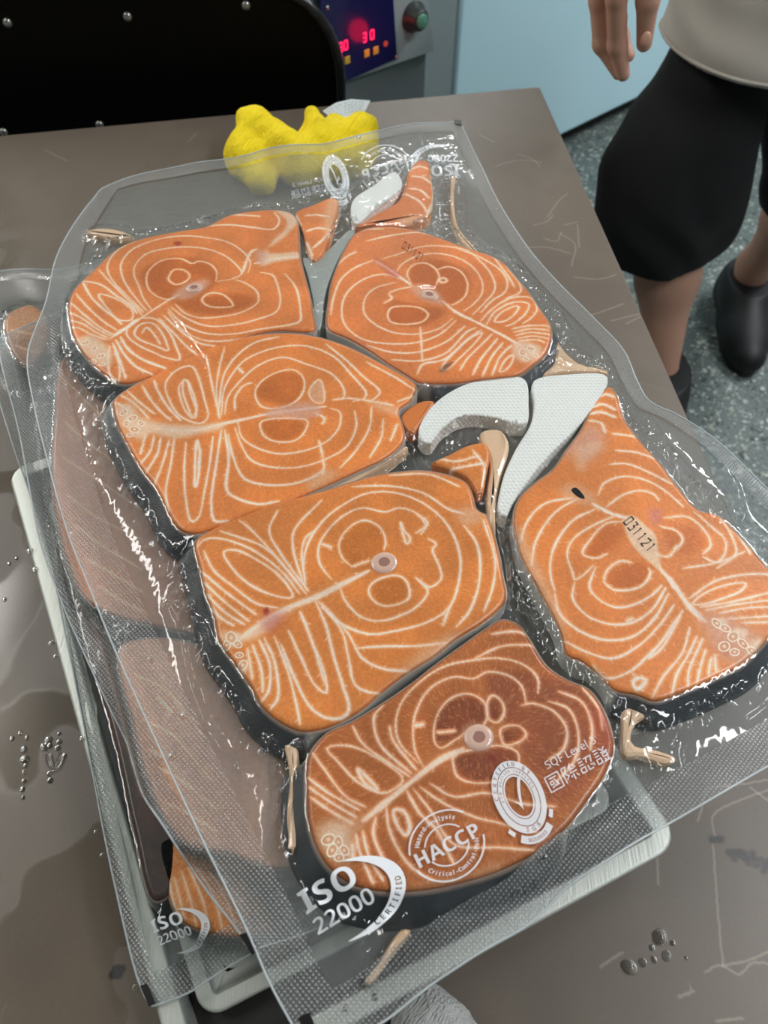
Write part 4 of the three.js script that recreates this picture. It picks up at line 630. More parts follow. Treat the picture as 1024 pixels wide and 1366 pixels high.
print(topBag, LOGO.text, [413, 251], [385, 257], [410, 239], 0.955, bk, 0.45, 'lettering seen from behind');
const midTop = new Relief(-0.55, -0.85, 0.3, 0.06, 0.002, 0.869); for (const m of bottomBag.children) if (m.name !== 'back_film') midTop.add(m.geometry, bottomBag.position);
print(bottomBag, LOGO.iso, [242, 1240], [282, 1228], [230, 1207], 0.897, (x, z) => midTop.at(x, z), 0.85, 'white printed certificate mark');
for (const b of [topBag, midBag, bottomBag]) { delete b.userData.front; delete b.userData.front_at; }

// ------------------------------------------------------------------ soft bodies from joints
const cap = (a, b, ra, rb = ra) => ({ a, b, ra, rb });
function capDistance(p, { a, b, ra, rb }) {
  const bx = b.x - a.x, by = b.y - a.y, bz = b.z - a.z, L = bx * bx + by * by + bz * bz || 1e-9, t = clamp(((p.x - a.x) * bx + (p.y - a.y) * by + (p.z - a.z) * bz) / L, 0, 1);
  return Math.hypot(p.x - a.x - bx * t, p.y - a.y - by * t, p.z - a.z - bz * t) - lerp(ra, rb, t);
}
const smin = (a, b, k) => { const h = Math.max(k - Math.abs(a - b), 0) / k; return Math.min(a, b) - h * h * k * 0.25; };
function mould(dist, lo, hi, res) {                                 // marching cubes over a distance field in the box lo..hi
  const mc = new MarchingCubes(res, undefined, false, false, 400000), c = lo.clone().add(hi).multiplyScalar(0.5), s = hi.clone().sub(lo).multiplyScalar(0.5), h = res / 2, p = new V3();
  mc.isolation = 0;
  for (let k = 0; k < res; k++) for (let j = 0; j < res; j++) for (let i = 0; i < res; i++) { p.set(c.x + (i - h) / h * s.x, c.y + (j - h) / h * s.y, c.z + (k - h) / h * s.z); mc.field[i + j * res + k * res * res] = -dist(p); }
  mc.update();
  const n = mc.count, pos = new Float32Array(n * 3), nor = new Float32Array(n * 3);
  for (let i = 0; i < n; i++) {
    pos[i * 3] = mc.positionArray[i * 3] * s.x + c.x; pos[i * 3 + 1] = mc.positionArray[i * 3 + 1] * s.y + c.y; pos[i * 3 + 2] = mc.positionArray[i * 3 + 2] * s.z + c.z;
    const v = new V3(mc.normalArray[i * 3] / s.x, mc.normalArray[i * 3 + 1] / s.y, mc.normalArray[i * 3 + 2] / s.z).normalize(); v.toArray(nor, i * 3);
  }
  const g = new THREE.BufferGeometry(); g.setAttribute('position', new THREE.BufferAttribute(pos, 3)); g.setAttribute('normal', new THREE.BufferAttribute(nor, 3));
  const uv = new Float32Array(n * 2); for (let i = 0; i < n; i++) { uv[i * 2] = pos[i * 3] + pos[i * 3 + 2] * 0.6; uv[i * 2 + 1] = pos[i * 3 + 1] + pos[i * 3 + 2] * 0.3; } g.setAttribute('uv', new THREE.BufferAttribute(uv, 2));
  return g;
}
const blend = (bones, k) => (p) => { let d = 9; for (const b of bones) d = smin(d, capDistance(p, b), k); return d; };
const n3 = (p, f) => (vnoise(p.x * f + p.y * f * 0.37, p.z * f + 11) + vnoise(p.y * f - 5, p.x * f * 0.6 + p.z * f * 0.8 + 3)) - 1;
const terry = dataTex(256, 256, (x, y) => 0.5 * hash(x, y) + 0.5 * vnoise(x / 3, y / 3));

// ------------------------------------------------------------------ cloths on the table
{
  const A = (x, y, h) => spot(x, y, h);
  const d0 = blend([cap(A(340, 160, 0.902), A(398, 205, 0.884), 0.013, 0.018), cap(A(336, 164, 0.898), A(331, 205, 0.876), 0.017, 0.024), cap(A(330, 212, 0.868), A(350, 240, 0.864), 0.026, 0.018), cap(A(370, 200, 0.872), A(400, 225, 0.866), 0.026, 0.022),
    cap(A(417, 152, 0.906), A(424, 190, 0.884), 0.009, 0.020), cap(A(425, 195, 0.875), A(484, 168, 0.882), 0.022, 0.014), cap(A(484, 168, 0.882), A(486, 205, 0.866), 0.015, 0.018), cap(A(400, 225, 0.866), A(470, 215, 0.866), 0.024, 0.022), cap(A(445, 165, 0.885), A(440, 185, 0.88), 0.010, 0.014)], 0.012);
  const field = (p) => Math.max(d0(p) + n3(p, 55) * 0.004 + n3(p, 170) * 0.0012 - 0.002, 0.8506 - p.y);
  const t = thing('microfibre_cloth', 'bright yellow microfibre cloth crumpled on the table behind the bags', 'cloth', [A(420, 200, 0.85).x, 0.85, A(420, 200, 0.85).z]);
  part(t, 'cloth', mould(field, new V3(-0.26, 0.845, -1.06), new V3(0.06, 0.945, -0.72), 110), phys({ color: 0xffe21e, roughness: 1, sheen: 0.3, sheenColor: new THREE.Color(1, 0.9, 0.3), sheenRoughness: 0.6, bumpMap: tiled(terry, 9), bumpScale: 0.003 }));
  const tagLine = [[430, 148], [448, 137], [468, 132], [494, 134]], tagLow = [[446, 160], [460, 158], [474, 156], [486, 150]];
  const print2 = canvasTex(256, 128, (c, w, h) => { c.fillStyle = '#c9d0d2'; c.fillRect(0, 0, w, h); c.fillStyle = '#8d979c'; for (let r = 0; r < 6; r++) for (let q = 12; q < 240;) { const l = 6 + rnd() * 22; if (q + l < 244) c.fillRect(q, 18 + r * 17, l, 5); q += l + 8; } });
  const lab = sheet(12, 5, (u, v) => { const f = (l, t_) => { const s = t_ * 3, i = Math.min(2, Math.floor(s)), k = s - i; return [lerp(l[i][0], l[i + 1][0], k), lerp(l[i][1], l[i + 1][1], k)]; }; const a = f(tagLine, u), b = f(tagLow, u); return A(lerp(a[0], b[0], v), lerp(a[1], b[1], v), 0.892 - 0.006 * v + 0.004 * Math.sin(u * 5)); }, (u, v) => [u, 1 - v]);
  part(t, 'care_label', lab, phys({ map: print2, roughness: 0.5, side: THREE.DoubleSide }), 'small printed white care label');
  const B = blend([cap(A(562, 1384, 0.866), A(578, 1358, 0.868), 0.013, 0.011), cap(A(578, 1358, 0.868), A(610, 1400, 0.866), 0.014, 0.016), cap(A(562, 1384, 0.866), A(600, 1430, 0.862), 0.014, 0.02), cap(A(575, 1420, 0.862), A(600, 1460, 0.862), 0.018, 0.016)], 0.02);
  const c0 = A(575, 1395, 0.85);
  single('dish_towel', mould((p) => Math.max(B(p) + n3(p, 60) * 0.004 + n3(p, 190) * 0.0015, 0.8506 - p.y), new V3(c0.x - 0.09, 0.845, c0.z - 0.07), new V3(c0.x + 0.09, 0.9, c0.z + 0.09), 70), std(0xb9bab8, 1, { bumpMap: tiled(terry, 10), bumpScale: 0.003 }), 'crumpled grey white towel at the near edge under the corner of the top bag', 'towel', [c0.x, 0.85, c0.z]);
}

// ------------------------------------------------------------------ freezer, vacuum machine, black cover
{
  const N = new V3(0.627, 0, 0.778).normalize(), W = new V3(0.778, 0, -0.627).normalize(), p0 = new V3(0.613, 0.06, -2.5);
  const placeBox = (w, h, d, corner, r = 0.01) => { const g = new RoundedBoxGeometry(w, h, d, 3, r); g.translate(w / 2, h / 2, -d / 2); g.rotateY(Math.atan2(-W.z, W.x)); g.translate(corner.x, corner.y, corner.z); return g; };
  // freezer
  const L = onPlane(611, 60, p0, N); L.y = 0.06;
  const fz = thing('chest_freezer', 'big pale blue-white chest freezer standing behind the person', 'freezer', [L.x, 0, L.z]);
  part(fz, 'cabinet', placeBox(1.5, 0.74, 0.66, L, 0.012), phys({ color: 0xc6eaf6, roughness: 0.3, clearcoat: 0.3 }));
  part(fz, 'lid', placeBox(1.5, 0.06, 0.66, L.clone().setY(0.806), 0.014), phys({ color: 0xc6eaf6, roughness: 0.3 }));
  part(fz, 'greyed_side', placeBox(0.006, 0.73, 0.64, L.clone().addScaledVector(W, -0.0065).addScaledVector(N, -0.008).setY(0.064), 0.002), std(0x8d9ba0, 0.4, { metalness: 0.3 }), 'side kept dark by its grey colour');  // side kept dark by its grey colour, since the lamps would brighten it
  part(fz, 'plinth', placeBox(1.42, 0.058, 0.56, L.clone().addScaledVector(W, 0.04).addScaledVector(N, -0.05).setY(0.0005), 0.004), std(0x1b1c1d, 0.6));
  // vacuum machine
  const q0 = away(579, 68, 1.58), corner = q0.clone().addScaledVector(W, -0.43).setY(0.05);
  const vm = thing('vacuum_sealer', 'grey steel vacuum sealing machine with blue control panel behind the table', 'machine', [q0.x - 0.3, 0, q0.z]);
  const topY = 0.96;
  part(vm, 'body', placeBox(0.425, topY - 0.05, 0.6, corner.clone().addScaledVector(N, -0.012), 0.008), std(0x7c8b8e, 0.42, { metalness: 0.35 }));
  for (const [a, b] of [[0.06, 0.06], [0.37, 0.06], [0.06, 0.5], [0.37, 0.5]]) { const p = corner.clone().addScaledVector(W, a).addScaledVector(N, -b), g = new THREE.CylinderGeometry(0.025, 0.02, 0.05, 14); g.translate(p.x, 0.0252, p.z); part(vm, 'foot', g, M.rubber); }
  const at = (px, py, off) => onPlane(px, py, q0, N).addScaledVector(N, off);
  const flat = (list, off, thick) => {                              // a plate on the machine's face from its corners
    const O = at(...list[0], 0), e2 = new V3(0, 1, 0), s = new THREE.Shape(list.map(([x, y]) => { const v = at(x, y, 0).sub(O); return new THREE.Vector2(v.dot(W), v.dot(e2)); }));
    const g = new THREE.ExtrudeGeometry(s, { depth: thick, bevelEnabled: true, bevelThickness: 0.0008, bevelSize: 0.0008, bevelOffset: -0.0008, bevelSegments: 1 });
    g.applyMatrix4(new THREE.Matrix4().makeBasis(W, e2, N)); g.translate(O.x + N.x * off, O.y + N.y * off, O.z + N.z * off); return g;
  };
  part(vm, 'front_plate', flat([[579, 68], [455, 111], [430, 10], [440, -40], [568, -40], [571, 0]], -0.011, 0.010), std(0xa9babd, 0.4, { metalness: 0.25 }));
  const panel = part(vm, 'control_panel', flat([[528, 77], [452, 111], [425, 10], [425, -30], [520, -40], [523, 0]], 0.0005, 0.003), phys({ color: 0x151a52, roughness: 0.25, clearcoat: 0.4 }), 'dark blue control panel');
  const glow = std(0x300006, 0.4, { emissive: new THREE.Color(1, 0.01, 0.08), emissiveIntensity: 1.6 });
  const digit = (x, y, k, s) => { // seven bars, the lit ones of one figure
    const segs = { 0: 'abcdef', 3: 'abgcd' }[k], P = { a: [[-1, 2], [1, 2]], b: [[1, 2], [1, 0]], c: [[1, 0], [1, -2]], d: [[-1, -2], [1, -2]], e: [[-1, 0], [-1, -2]], f: [[-1, 2], [-1, 0]], g: [[-1, 0], [1, 0]] }, O = at(x, y, 0.0042), list = [];
    for (const c of segs) { const [a, b] = P[c].map(([u, v]) => O.clone().addScaledVector(W, u * s).addScaledVector(new V3(0, 1, 0), v * s)); list.push(tube([a, b], s * 0.42, 2, 5)); }
    return mergeGeometries(list.map((g) => g.toNonIndexed()));
  };
  for (const [x, y, k] of [[484, 49, 3], [494, 45, 0], [452, 62, 3], [459, 59, 0]]) part(panel, 'red_digit', digit(x, y, k, 0.0035), glow, 'glowing red figure');
  const red = new THREE.PointLight(0xff1030, 0.004); red.position.copy(at(489, 47, 0.03)).sub(vm.position); red.name = 'display_glow'; vm.add(red);
  for (const [x, y] of [[487, 70], [499, 66], [461, 79]]) { const c = at(x, y, 0.004), g = new RoundedBoxGeometry(0.012, 0.013, 0.003, 2, 0.001); g.rotateY(Math.atan2(-W.z, W.x)); g.translate(c.x, c.y, c.z); part(panel, 'button', g, std(0xb9b23c, 0.5), 'yellow button'); }
  { const c = at(512, 57, 0.004), g = new THREE.CylinderGeometry(0.005, 0.005, 0.003, 14); g.rotateX(Math.PI / 2); g.rotateY(Math.atan2(N.x, N.z)); g.translate(c.x, c.y, c.z); part(panel, 'indicator', g, std(0xc9604a, 0.4), 'orange indicator'); }
  for (const [x, y, w] of [[487, 17, 0.012], [449, 31, 0.012], [507, 10, 0.014], [511, 46, 0.008], [508, 18, 0.006]]) { const c = at(x, y, 0.0038), g = new THREE.BoxGeometry(w, 0.004, 0.0006); g.rotateY(Math.atan2(-W.z, W.x)); g.translate(c.x, c.y, c.z); part(panel, 'caption_strip', g, std(0x8d93b8, 0.5)); }
  for (const [x, y] of [[434, 9], [527, 75]]) { const c = at(x, y, 0.0036), g = new THREE.SphereGeometry(0.0042, 12, 8); g.translate(c.x, c.y, c.z); part(panel, 'screw', g, M.bolt); }
  const turnTo = (g, c) => { g.rotateX(Math.PI / 2); g.rotateY(Math.atan2(N.x, N.z)); g.translate(c.x, c.y, c.z); return g; };
  const knob = part(vm, 'knob', turnTo(new THREE.LatheGeometry([[0, -0.002], [0.026, -0.002], [0.026, 0.004], [0.02, 0.008], [0.018, 0.022], [0.012, 0.024], [0, 0.024]].map(([x, y]) => new THREE.Vector2(x, y)), 28), at(551, 22, 0)), std(0x39413f, 0.4));
  part(knob, 'knob_cap', turnTo(new THREE.LatheGeometry([[0, 0.03], [0.01, 0.029], [0.0125, 0.026], [0.0125, 0.02]].map(([x, y]) => new THREE.Vector2(x, y)), 24), at(551, 22, 0)), std(0x5c9a83, 0.35), 'green cap');

  // glossy black cover behind the table
  const n2 = new V3(0.1084, 0, 0.9941).normalize(), w2 = new V3(0.9941, 0, -0.1084), c1 = new V3(0.234 - n2.x * 0.055, 0.85, -1.188 - n2.z * 0.055), on = (x, y) => onPlane(x, y, c1, n2);
  const right = [[372, -22], [392, -8], [414, 6], [430, 24], [444, 46], [453, 72], [457, 100], [458, 140]].map(([x, y]) => on(x, y));
  const O = on(200, 60), uvp = (p) => { const v = p.clone().sub(O); return [v.dot(w2), p.y]; };
  const R = right.map(uvp), top0 = R[0][1] + 0.012, xr = R[R.length - 1][0];
  const outline = [[xr, 0.004], ...R.slice().reverse(), [R[0][0] - 0.06, top0], [-0.62, top0], [-0.70, top0 - 0.03], [-0.74, top0 - 0.12], [-0.74, 0.004]];
  const sh = new THREE.Shape(outline.map(([x, y]) => new THREE.Vector2(x, y)));
  const g = new THREE.ExtrudeGeometry(sh, { depth: 0.014, bevelEnabled: true, bevelThickness: 0.003, bevelSize: 0.003, bevelOffset: -0.003, bevelSegments: 2 });
  const B = new THREE.Matrix4().makeBasis(w2, new V3(0, 1, 0), n2); B.setPosition(O.x - n2.x * 0.017, 0, O.z - n2.z * 0.017); g.applyMatrix4(B);
  const cover = thing('machine_cover', 'glossy black rounded cover with silver bolts upright behind the table', 'cover', [O.x, 0, O.z]);
  part(cover, 'panel', g, M.black);
  const rimPts = outline.slice(0, -1).map(([x, y]) => new V3(O.x + w2.x * (x - 0.004), y, O.z + w2.z * (x - 0.004)).addScaledVector(n2, 0.002)); rimPts.push(new V3(O.x + w2.x * -0.738, 0.01, O.z + w2.z * -0.738));
  rimPts[0].y = 0.012;
  part(cover, 'edge_trim', tube(rimPts, 0.008, 120, 10), phys({ color: 0x16181b, roughness: 0.25 }));
  for (const [x, y] of [[10, 30], [170, 22], [328, 7], [5, 176], [133, 166]]) {
    const p = on(x, y), b = new THREE.LatheGeometry([[0, 0.005], [0.003, 0.0048], [0.0055, 0.0032], [0.0062, 0.001], [0.0062, -0.0005]].map(([a, q]) => new THREE.Vector2(a, q)), 18); b.rotateX(Math.PI / 2); b.rotateY(Math.atan2(n2.x, n2.z)); b.translate(p.x, p.y, p.z); part(cover, 'bolt', b, M.bolt);
  }
}

// ------------------------------------------------------------------ water drops
{
  const water = phys({ color: 0xffffff, transmission: 1, thickness: 0.004, ior: 1.33, roughness: 0.02 });
  const shape = new THREE.LatheGeometry([[0, 0.52], [0.3, 0.49], [0.6, 0.39], [0.82, 0.24], [0.95, 0.1], [1, 0.0], [0.0001, 0.0]].map(([x, y]) => new THREE.Vector2(x, y)), 18);
  let proto;
  const drop = (X, Y, r, h, label, group, yAt) => {
    const p = spot(X, Y, h); if (yAt) p.y = yAt(p.x, p.z);
    const s = r * 0.00066; const m = proto ? proto.clone() : (proto = shadowy(new THREE.Mesh(shape, water)));
    m.name = numbered('water_droplet'); m.position.set(p.x, p.y + 0.0004, p.z); m.scale.set(s * (0.85 + 0.3 * rnd()), s, s * (0.85 + 0.3 * rnd())); m.rotation.y = rnd() * 6; tag(m, label, 'water drop', group); scene.add(m);
  };
  const nth = ['first', 'second', 'third', 'fourth', 'fifth', 'sixth', 'seventh', 'eighth'];
  [[36, 984, 3], [32, 1000, 4.5], [33, 1013, 5.5], [34, 1021, 3], [32, 1030, 3], [32, 1042, 3], [30, 1053, 3.2], [31, 1064, 2.2]].forEach(([X, Y, r], i) => drop(X, Y, r, TABLE, nth[i] + ' water droplet from the far end of the straight row on the table', 'droplet row on the table'));
  [[65, 987, 4.5, 'oval water droplet nearest the far side of the hook-shaped bead'], [59, 997, 5, 'large oval water droplet at the outer side of the hook-shaped bead'], [67, 995, 3.5, 'small round water droplet between the two oval ones above the hook-shaped bead'], [79, 979, 3, 'farthest small water droplet of the cluster beside the tray rim'], [79, 990, 3.6, 'middle water droplet of the three beside the tray rim'], [77, 998, 3.4, 'water droplet touching the tip of the hook-shaped bead'], [66, 1032, 3, 'first small water droplet just below the hook-shaped bead'], [67, 1041, 3.8, 'bright round water droplet, second below the hook-shaped bead'], [86, 1008, 2.8, 'tiny water droplet between the hook-shaped bead and the tray rim'],
    [27, 978, 3, 'lone water droplet just beyond the straight row on the table'], [16, 985, 3, 'water droplet closest to the left picture edge near the straight row'], [12, 752, 2.5, 'tiny water droplet on the table left of the tray, far from the clusters'], [6, 800, 3, 'water droplet at the left picture edge level with the orange bag edge'], [22, 745, 2.5, 'tiny water droplet beside the far part of the tray rim']].forEach(([X, Y, r, l]) => drop(X, Y, r, TABLE, l, 'loose droplets on the table'));
  [[880, 1250, 8, 'largest round water drop on the table to the right of the stack'], [897, 1258, 3, 'tiny water drop right of the largest one on the table'], [869, 1264, 3, 'tiny water drop below the largest one on the table'], [839, 1290, 7.5, 'separate large water drop nearest the stack corner'], [915, 1278, 2, 'smallest water speck at the far right of the drop group'], [857, 1284, 5, 'left end drop of the dumbbell of water on the table'], [872, 1280, 3.5, 'narrow middle drop of the dumbbell of water on the table'], [889, 1275, 5.5, 'right end drop of the dumbbell of water on the table']].forEach(([X, Y, r, l]) => drop(X, Y, r, TABLE, l, 'drops right of the stack'));
  [[40, 735, 4], [47, 760, 4.5], [69, 858, 4], [74, 876, 3], [110, 985, 3], [128, 1110, 2.5], [137, 1141, 3], [181, 1318, 3]].forEach(([X, Y, r], i) => drop(X, Y, r, 0.877, nth[i] + ' water droplet from the far end along the silver tray rim', 'droplets on the tray rim'));
  [[619, 216, 4, 'near the far right corner'], [478, 187, 4, 'on the far seal above the yellow cloth'], [518, 192, 2.5, 'beside the reversed round seal'], [660, 285, 2.5, 'along the far right edge'], [352, 1010, 4, 'beside the near left side of the central steak'], [230, 1010, 4, 'on the left embossed seal, middle one'], [245, 955, 3, 'just inside the left embossed seal'], [300, 1080, 2.5, 'between the left seal and the darkest steak'], [500, 1330, 3, 'near the near end, right one of two'], [460, 1345, 2.5, 'near the near end, left one of two'], [930, 960, 3, 'right of the stamped steak'], [150, 880, 3, 'at the edge of the left seal, farthest one'], [720, 1150, 3, 'on the near seal below the oval seal'], [690, 1190, 2.5, 'on the near seal below the round seal'], [200, 880, 2.5, 'inside the left seal beside pinkish meat']].forEach(([X, Y, r, l]) => drop(X, Y, r, 0.955, 'water droplet on the top bag ' + l, 'droplets on the top bag', (x, z) => skinTop.at(x, z)));
  const pl = line('64,1005 66,1017 72,1025 78,1018 83,1004', TABLE + 0.0012);
  const pg = tube(pl, 0.0022, 24, 10); pg.scale(1, 0.6, 1); pg.translate(0, TABLE * 0.4 + 0.0006, 0); single('water_puddle', pg, water, 'small hook-shaped water bead on the table among the droplets', 'water drop', [pl[2].x, TABLE, pl[2].z]);
}

// ------------------------------------------------------------------ the person
{
  const J = (px, py, d) => away(px, py, d);
  const skinC = phys({ color: 0xb58a76, roughness: 0.55, sheen: 0.1 });
  const base = [0.76, 0, -1.5];
  const t = thing('person', 'person in grey T-shirt and black knee shorts walking behind the table, one hand hanging down', 'person', base);
  const hipR = new V3(0.62, 0.86, -1.45), hipL = new V3(0.80, 0.86, -1.5), kneeR = J(900, 300, 1.40), ankleR = J(878, 520, 1.32), kneeL = new V3(0.93, 0.46, -1.50), ankleL = J(1008, 352, 1.66);
  const chest = new V3(0.71, 1.22, -1.46), neck = new V3(0.71, 1.43, -1.45), head = new V3(0.705, 1.58, -1.43), waist = new V3(0.70, 1.0, -1.46);
  const shR = new V3(0.54, 1.37, -1.44), shL = new V3(0.89, 1.37, -1.48), elR = new V3(0.43, 1.16, -1.31), wrR = J(840, -165, 1.06), elL = new V3(0.99, 1.1, -1.6), wrL = new V3(1.03, 0.86, -1.52);
  const toeR = new V3(ankleR.x - 0.03, 0.03, ankleR.z + 0.17), toeL = J(1000, 478, 1.45); toeL.y = 0.045;
  const calf = (k, a) => k.clone().lerp(a, 0.3).add(new V3(0, 0, -0.02));
  const bodyBones = [cap(hipR, kneeR, 0.085, 0.058), cap(kneeR, calf(kneeR, ankleR), 0.054, 0.060), cap(calf(kneeR, ankleR), ankleR, 0.060, 0.036), cap(hipL, kneeL, 0.085, 0.058), cap(kneeL, calf(kneeL, ankleL), 0.054, 0.058), cap(calf(kneeL, ankleL), ankleL, 0.058, 0.038),
    cap(ankleR, ankleR.clone().setY(0.07), 0.034, 0.03), cap(ankleL, ankleL.clone().setY(0.07), 0.036, 0.03), cap(hipR, hipL, 0.1, 0.1), cap(new V3(0.66, 0.95, -1.46), new V3(0.75, 0.95, -1.48), 0.11), cap(waist, chest, 0.12, 0.135), cap(new V3(0.61, 1.3, -1.46), new V3(0.81, 1.3, -1.47), 0.1), cap(shR, shL, 0.065), cap(chest, neck, 0.11, 0.055), cap(neck, head, 0.055, 0.06),
    cap(head, head.clone().add(new V3(0, 0.055, -0.01)), 0.082, 0.092), cap(head.clone().add(new V3(-0.005, -0.06, 0.035)), head, 0.05, 0.078), cap(shR, elR, 0.056, 0.043), cap(elR, wrR, 0.043, 0.029), cap(shL, elL, 0.056, 0.043), cap(elL, wrL, 0.043, 0.029)];
  const nose = cap(head.clone().add(new V3(-0.004, 0.012, 0.08)), head.clone().add(new V3(-0.006, -0.02, 0.1)), 0.010, 0.015), earR = cap(head.clone().add(new V3(-0.088, 0.01, -0.005)), head.clone().add(new V3(-0.09, -0.025, 0)), 0.014, 0.010), earL = cap(head.clone().add(new V3(0.088, 0.01, -0.005)), head.clone().add(new V3(0.09, -0.025, 0)), 0.014, 0.010);
  const handL = [cap(wrL, wrL.clone().add(new V3(0, -0.08, 0.02)), 0.027, 0.034)]; for (let i = 0; i < 4; i++) { const a = wrL.clone().add(new V3(0.0, -0.085, 0.045 - i * 0.021)), b = a.clone().add(new V3(-0.006, -0.045 + (i === 3 ? 0.01 : 0), 0.006)), c = b.clone().add(new V3(-0.018, -0.032, 0.004)); handL.push(cap(wrL.clone().add(new V3(0, -0.05, 0.03 - i * 0.014)), a, 0.016, 0.0105), cap(a, b, 0.0105, 0.0095), cap(b, c, 0.0095, 0.008)); }
  handL.push(cap(wrL.clone().add(new V3(0, -0.02, 0.025)), wrL.clone().add(new V3(-0.01, -0.07, 0.06)), 0.015, 0.012), cap(wrL.clone().add(new V3(-0.01, -0.07, 0.06)), wrL.clone().add(new V3(-0.016, -0.105, 0.062)), 0.012, 0.009));
  const core = blend(bodyBones, 0.05), face = blend([nose, earR, earL], 0.01), hl = blend(handL, 0.012);
  const body = mould((p) => smin(smin(core(p), face(p), 0.02), hl(p), 0.02), new V3(0.26, 0.02, -1.78), new V3(1.16, 1.76, -0.98), 128);
  // the hanging hand, on its own fine grid
  const F = [
    [[838, -165, 1.06], [824, -82, 1.035], [822, -5, 1.03], [823, 60, 1.035], [831, 99, 1.03], 0.0125],
    [[838, -165, 1.06], [808, -84, 1.06], [799, 0, 1.065], [803, 58, 1.06], [825, 97, 1.045], 0.0125],
    [[838, -165, 1.06], [818, -78, 1.085], [814, -5, 1.095], [826, 48, 1.09], [838, 74, 1.07], 0.0118],
    [[838, -165, 1.06], [828, -70, 1.1], [822, -10, 1.115], [826, 25, 1.11], [829, 50, 1.09], 0.0098]];
  const hb = [cap(wrR, wrR.clone().lerp(elR, 0.25), 0.028, 0.032), cap(J(838, -165, 1.06), J(818, -95, 1.06), 0.026, 0.022)];
  for (const [a, b, c, d, e, r] of F) { const [A, B, C, D, E] = [a, b, c, d, e].map((q) => J(...q)); hb.push(cap(A, B, 0.02, r * 1.12), cap(B, C, r * 1.08, r * 0.98), cap(C, D, r * 0.98, r * 0.95), cap(D, E, r * 0.93, r * 0.68)); }
  hb.push(cap(J(842, -150, 1.05), J(858, -75, 1.035), 0.02, 0.0155), cap(J(858, -75, 1.035), J(864, 0, 1.03), 0.0152, 0.0135), cap(J(864, 0, 1.03), J(859, 58, 1.03), 0.0135, 0.0095));
  const hd = (p) => { let d = 9; for (const b of hb) d = smin(d, capDistance(p, b), 0.006); return d; };
  let lo = new V3(9, 9, 9), hi = new V3(-9, -9, -9); for (const b of hb) for (const q of [b.a, b.b]) { lo.min(q); hi.max(q); } lo.subScalar(0.035); hi.addScalar(0.035);
  const hand = mould(hd, lo, hi, 104);
  part(t, 'body', mergeGeometries([body, hand]), skinC);
  const pinch = (x, y, d, r) => { const p = J(x, y, d), g = new THREE.SphereGeometry(r, 14, 10); g.scale(1, 1.35, 0.45); g.translate(p.x, p.y, p.z + 0.0085); return g; };
  part(t, 'nail', pinch(859, 48, 1.027, 0.0065), phys({ color: 0xd3a08c, roughness: 0.35, clearcoat: 0.3 }));
  // clothes follow the body
  const shirtBones = [cap(new V3(0.63, 0.92, -1.45), new V3(0.79, 0.92, -1.48), 0.145), cap(new V3(0.645, 0.79, -1.44), new V3(0.80, 0.78, -1.47), 0.158), cap(waist, chest, 0.150, 0.160), cap(new V3(0.61, 1.29, -1.46), new V3(0.81, 1.29, -1.47), 0.118), cap(shR, shL, 0.082), cap(shR, shR.clone().lerp(elR, 0.62), 0.082, 0.078), cap(shL, shL.clone().lerp(elL, 0.62), 0.082, 0.078), cap(chest, neck.clone().add(new V3(0, -0.045, 0)), 0.13, 0.075)];
  const sd = blend(shirtBones, 0.06), sR = shR.clone().lerp(elR, 0.6), dR = elR.clone().sub(shR).normalize(), sL = shL.clone().lerp(elL, 0.6), dL = elL.clone().sub(shL).normalize();
  const shirt = mould((p) => { let d = sd(p) + n3(p, 14) * 0.006 + 0.004 * Math.sin(p.y * 60 + n3(p, 6) * 5 + p.x * 18) * sstep(1.05 - p.y, 0, 0.3); d = Math.max(d, 0.795 - p.y - 0.06 * (p.x - 0.64)); d = Math.max(d, p.y - 1.425 + (p.z + 1.45) * 0.4); if (p.x < 0.5 && p.y > 1.03) d = Math.max(d, p.clone().sub(sR).dot(dR)); if (p.x > 0.93 && p.y > 1.03) d = Math.max(d, p.clone().sub(sL).dot(dL)); return d; }, new V3(0.34, 0.74, -1.72), new V3(1.10, 1.5, -1.2), 96);
  const knit = dataTex(128, 128, (x, y) => 0.5 + 0.25 * Math.sin(x * 0.8) + 0.25 * hash(x, y));
  part(t, 'shirt', shirt, std(0xb3aca2, 0.95, { bumpMap: tiled(knit, 20), bumpScale: 0.001 }));
  const hemY = 0.795, hem = []; for (let i = 0; i < 40; i++) { const a = i / 40 * Math.PI * 2; let d = 0.05, q = new V3(); for (; d < 0.4; d += 0.002) { q.set(0.72 + Math.cos(a) * d * 1.25, hemY + 0.008 - 0.06 * (0.08 + Math.cos(a) * d * 1.25), -1.455 + Math.sin(a) * d); if (sd(q) + n3(q, 14) * 0.006 > 0.001) break; } hem.push(q.clone()); }
  part(t, 'shirt_hem', tube(hem, 0.0035, 160, 6, true), std(0xa8a197, 0.95));
  const legHemR = kneeR.clone().lerp(hipR, -0.02), legHemL = kneeL.clone().add(new V3(0, 0.0, 0));
  const sb = [cap(new V3(0.63, 0.9, -1.45), new V3(0.79, 0.9, -1.48), 0.125), cap(hipR.clone().add(new V3(-0.02, -0.05, 0)), kneeR.clone().add(new V3(-0.03, 0.05, 0)), 0.125, 0.108), cap(kneeR.clone().add(new V3(-0.075, 0.12, 0)), kneeR.clone().add(new V3(-0.03, -0.02, 0)), 0.088, 0.104), cap(hipL.clone().add(new V3(0.01, -0.05, 0)), kneeL, 0.125, 0.108), cap(J(836, 230, 1.39), J(838, 300, 1.39), 0.058, 0.06), cap(J(930, 230, 1.42), J(945, 285, 1.42), 0.09, 0.075), cap(J(915, 185, 1.44), J(880, 260, 1.40), 0.10, 0.11)];
  const shd = blend(sb, 0.05);
  const dirR = kneeR.clone().sub(hipR).normalize();
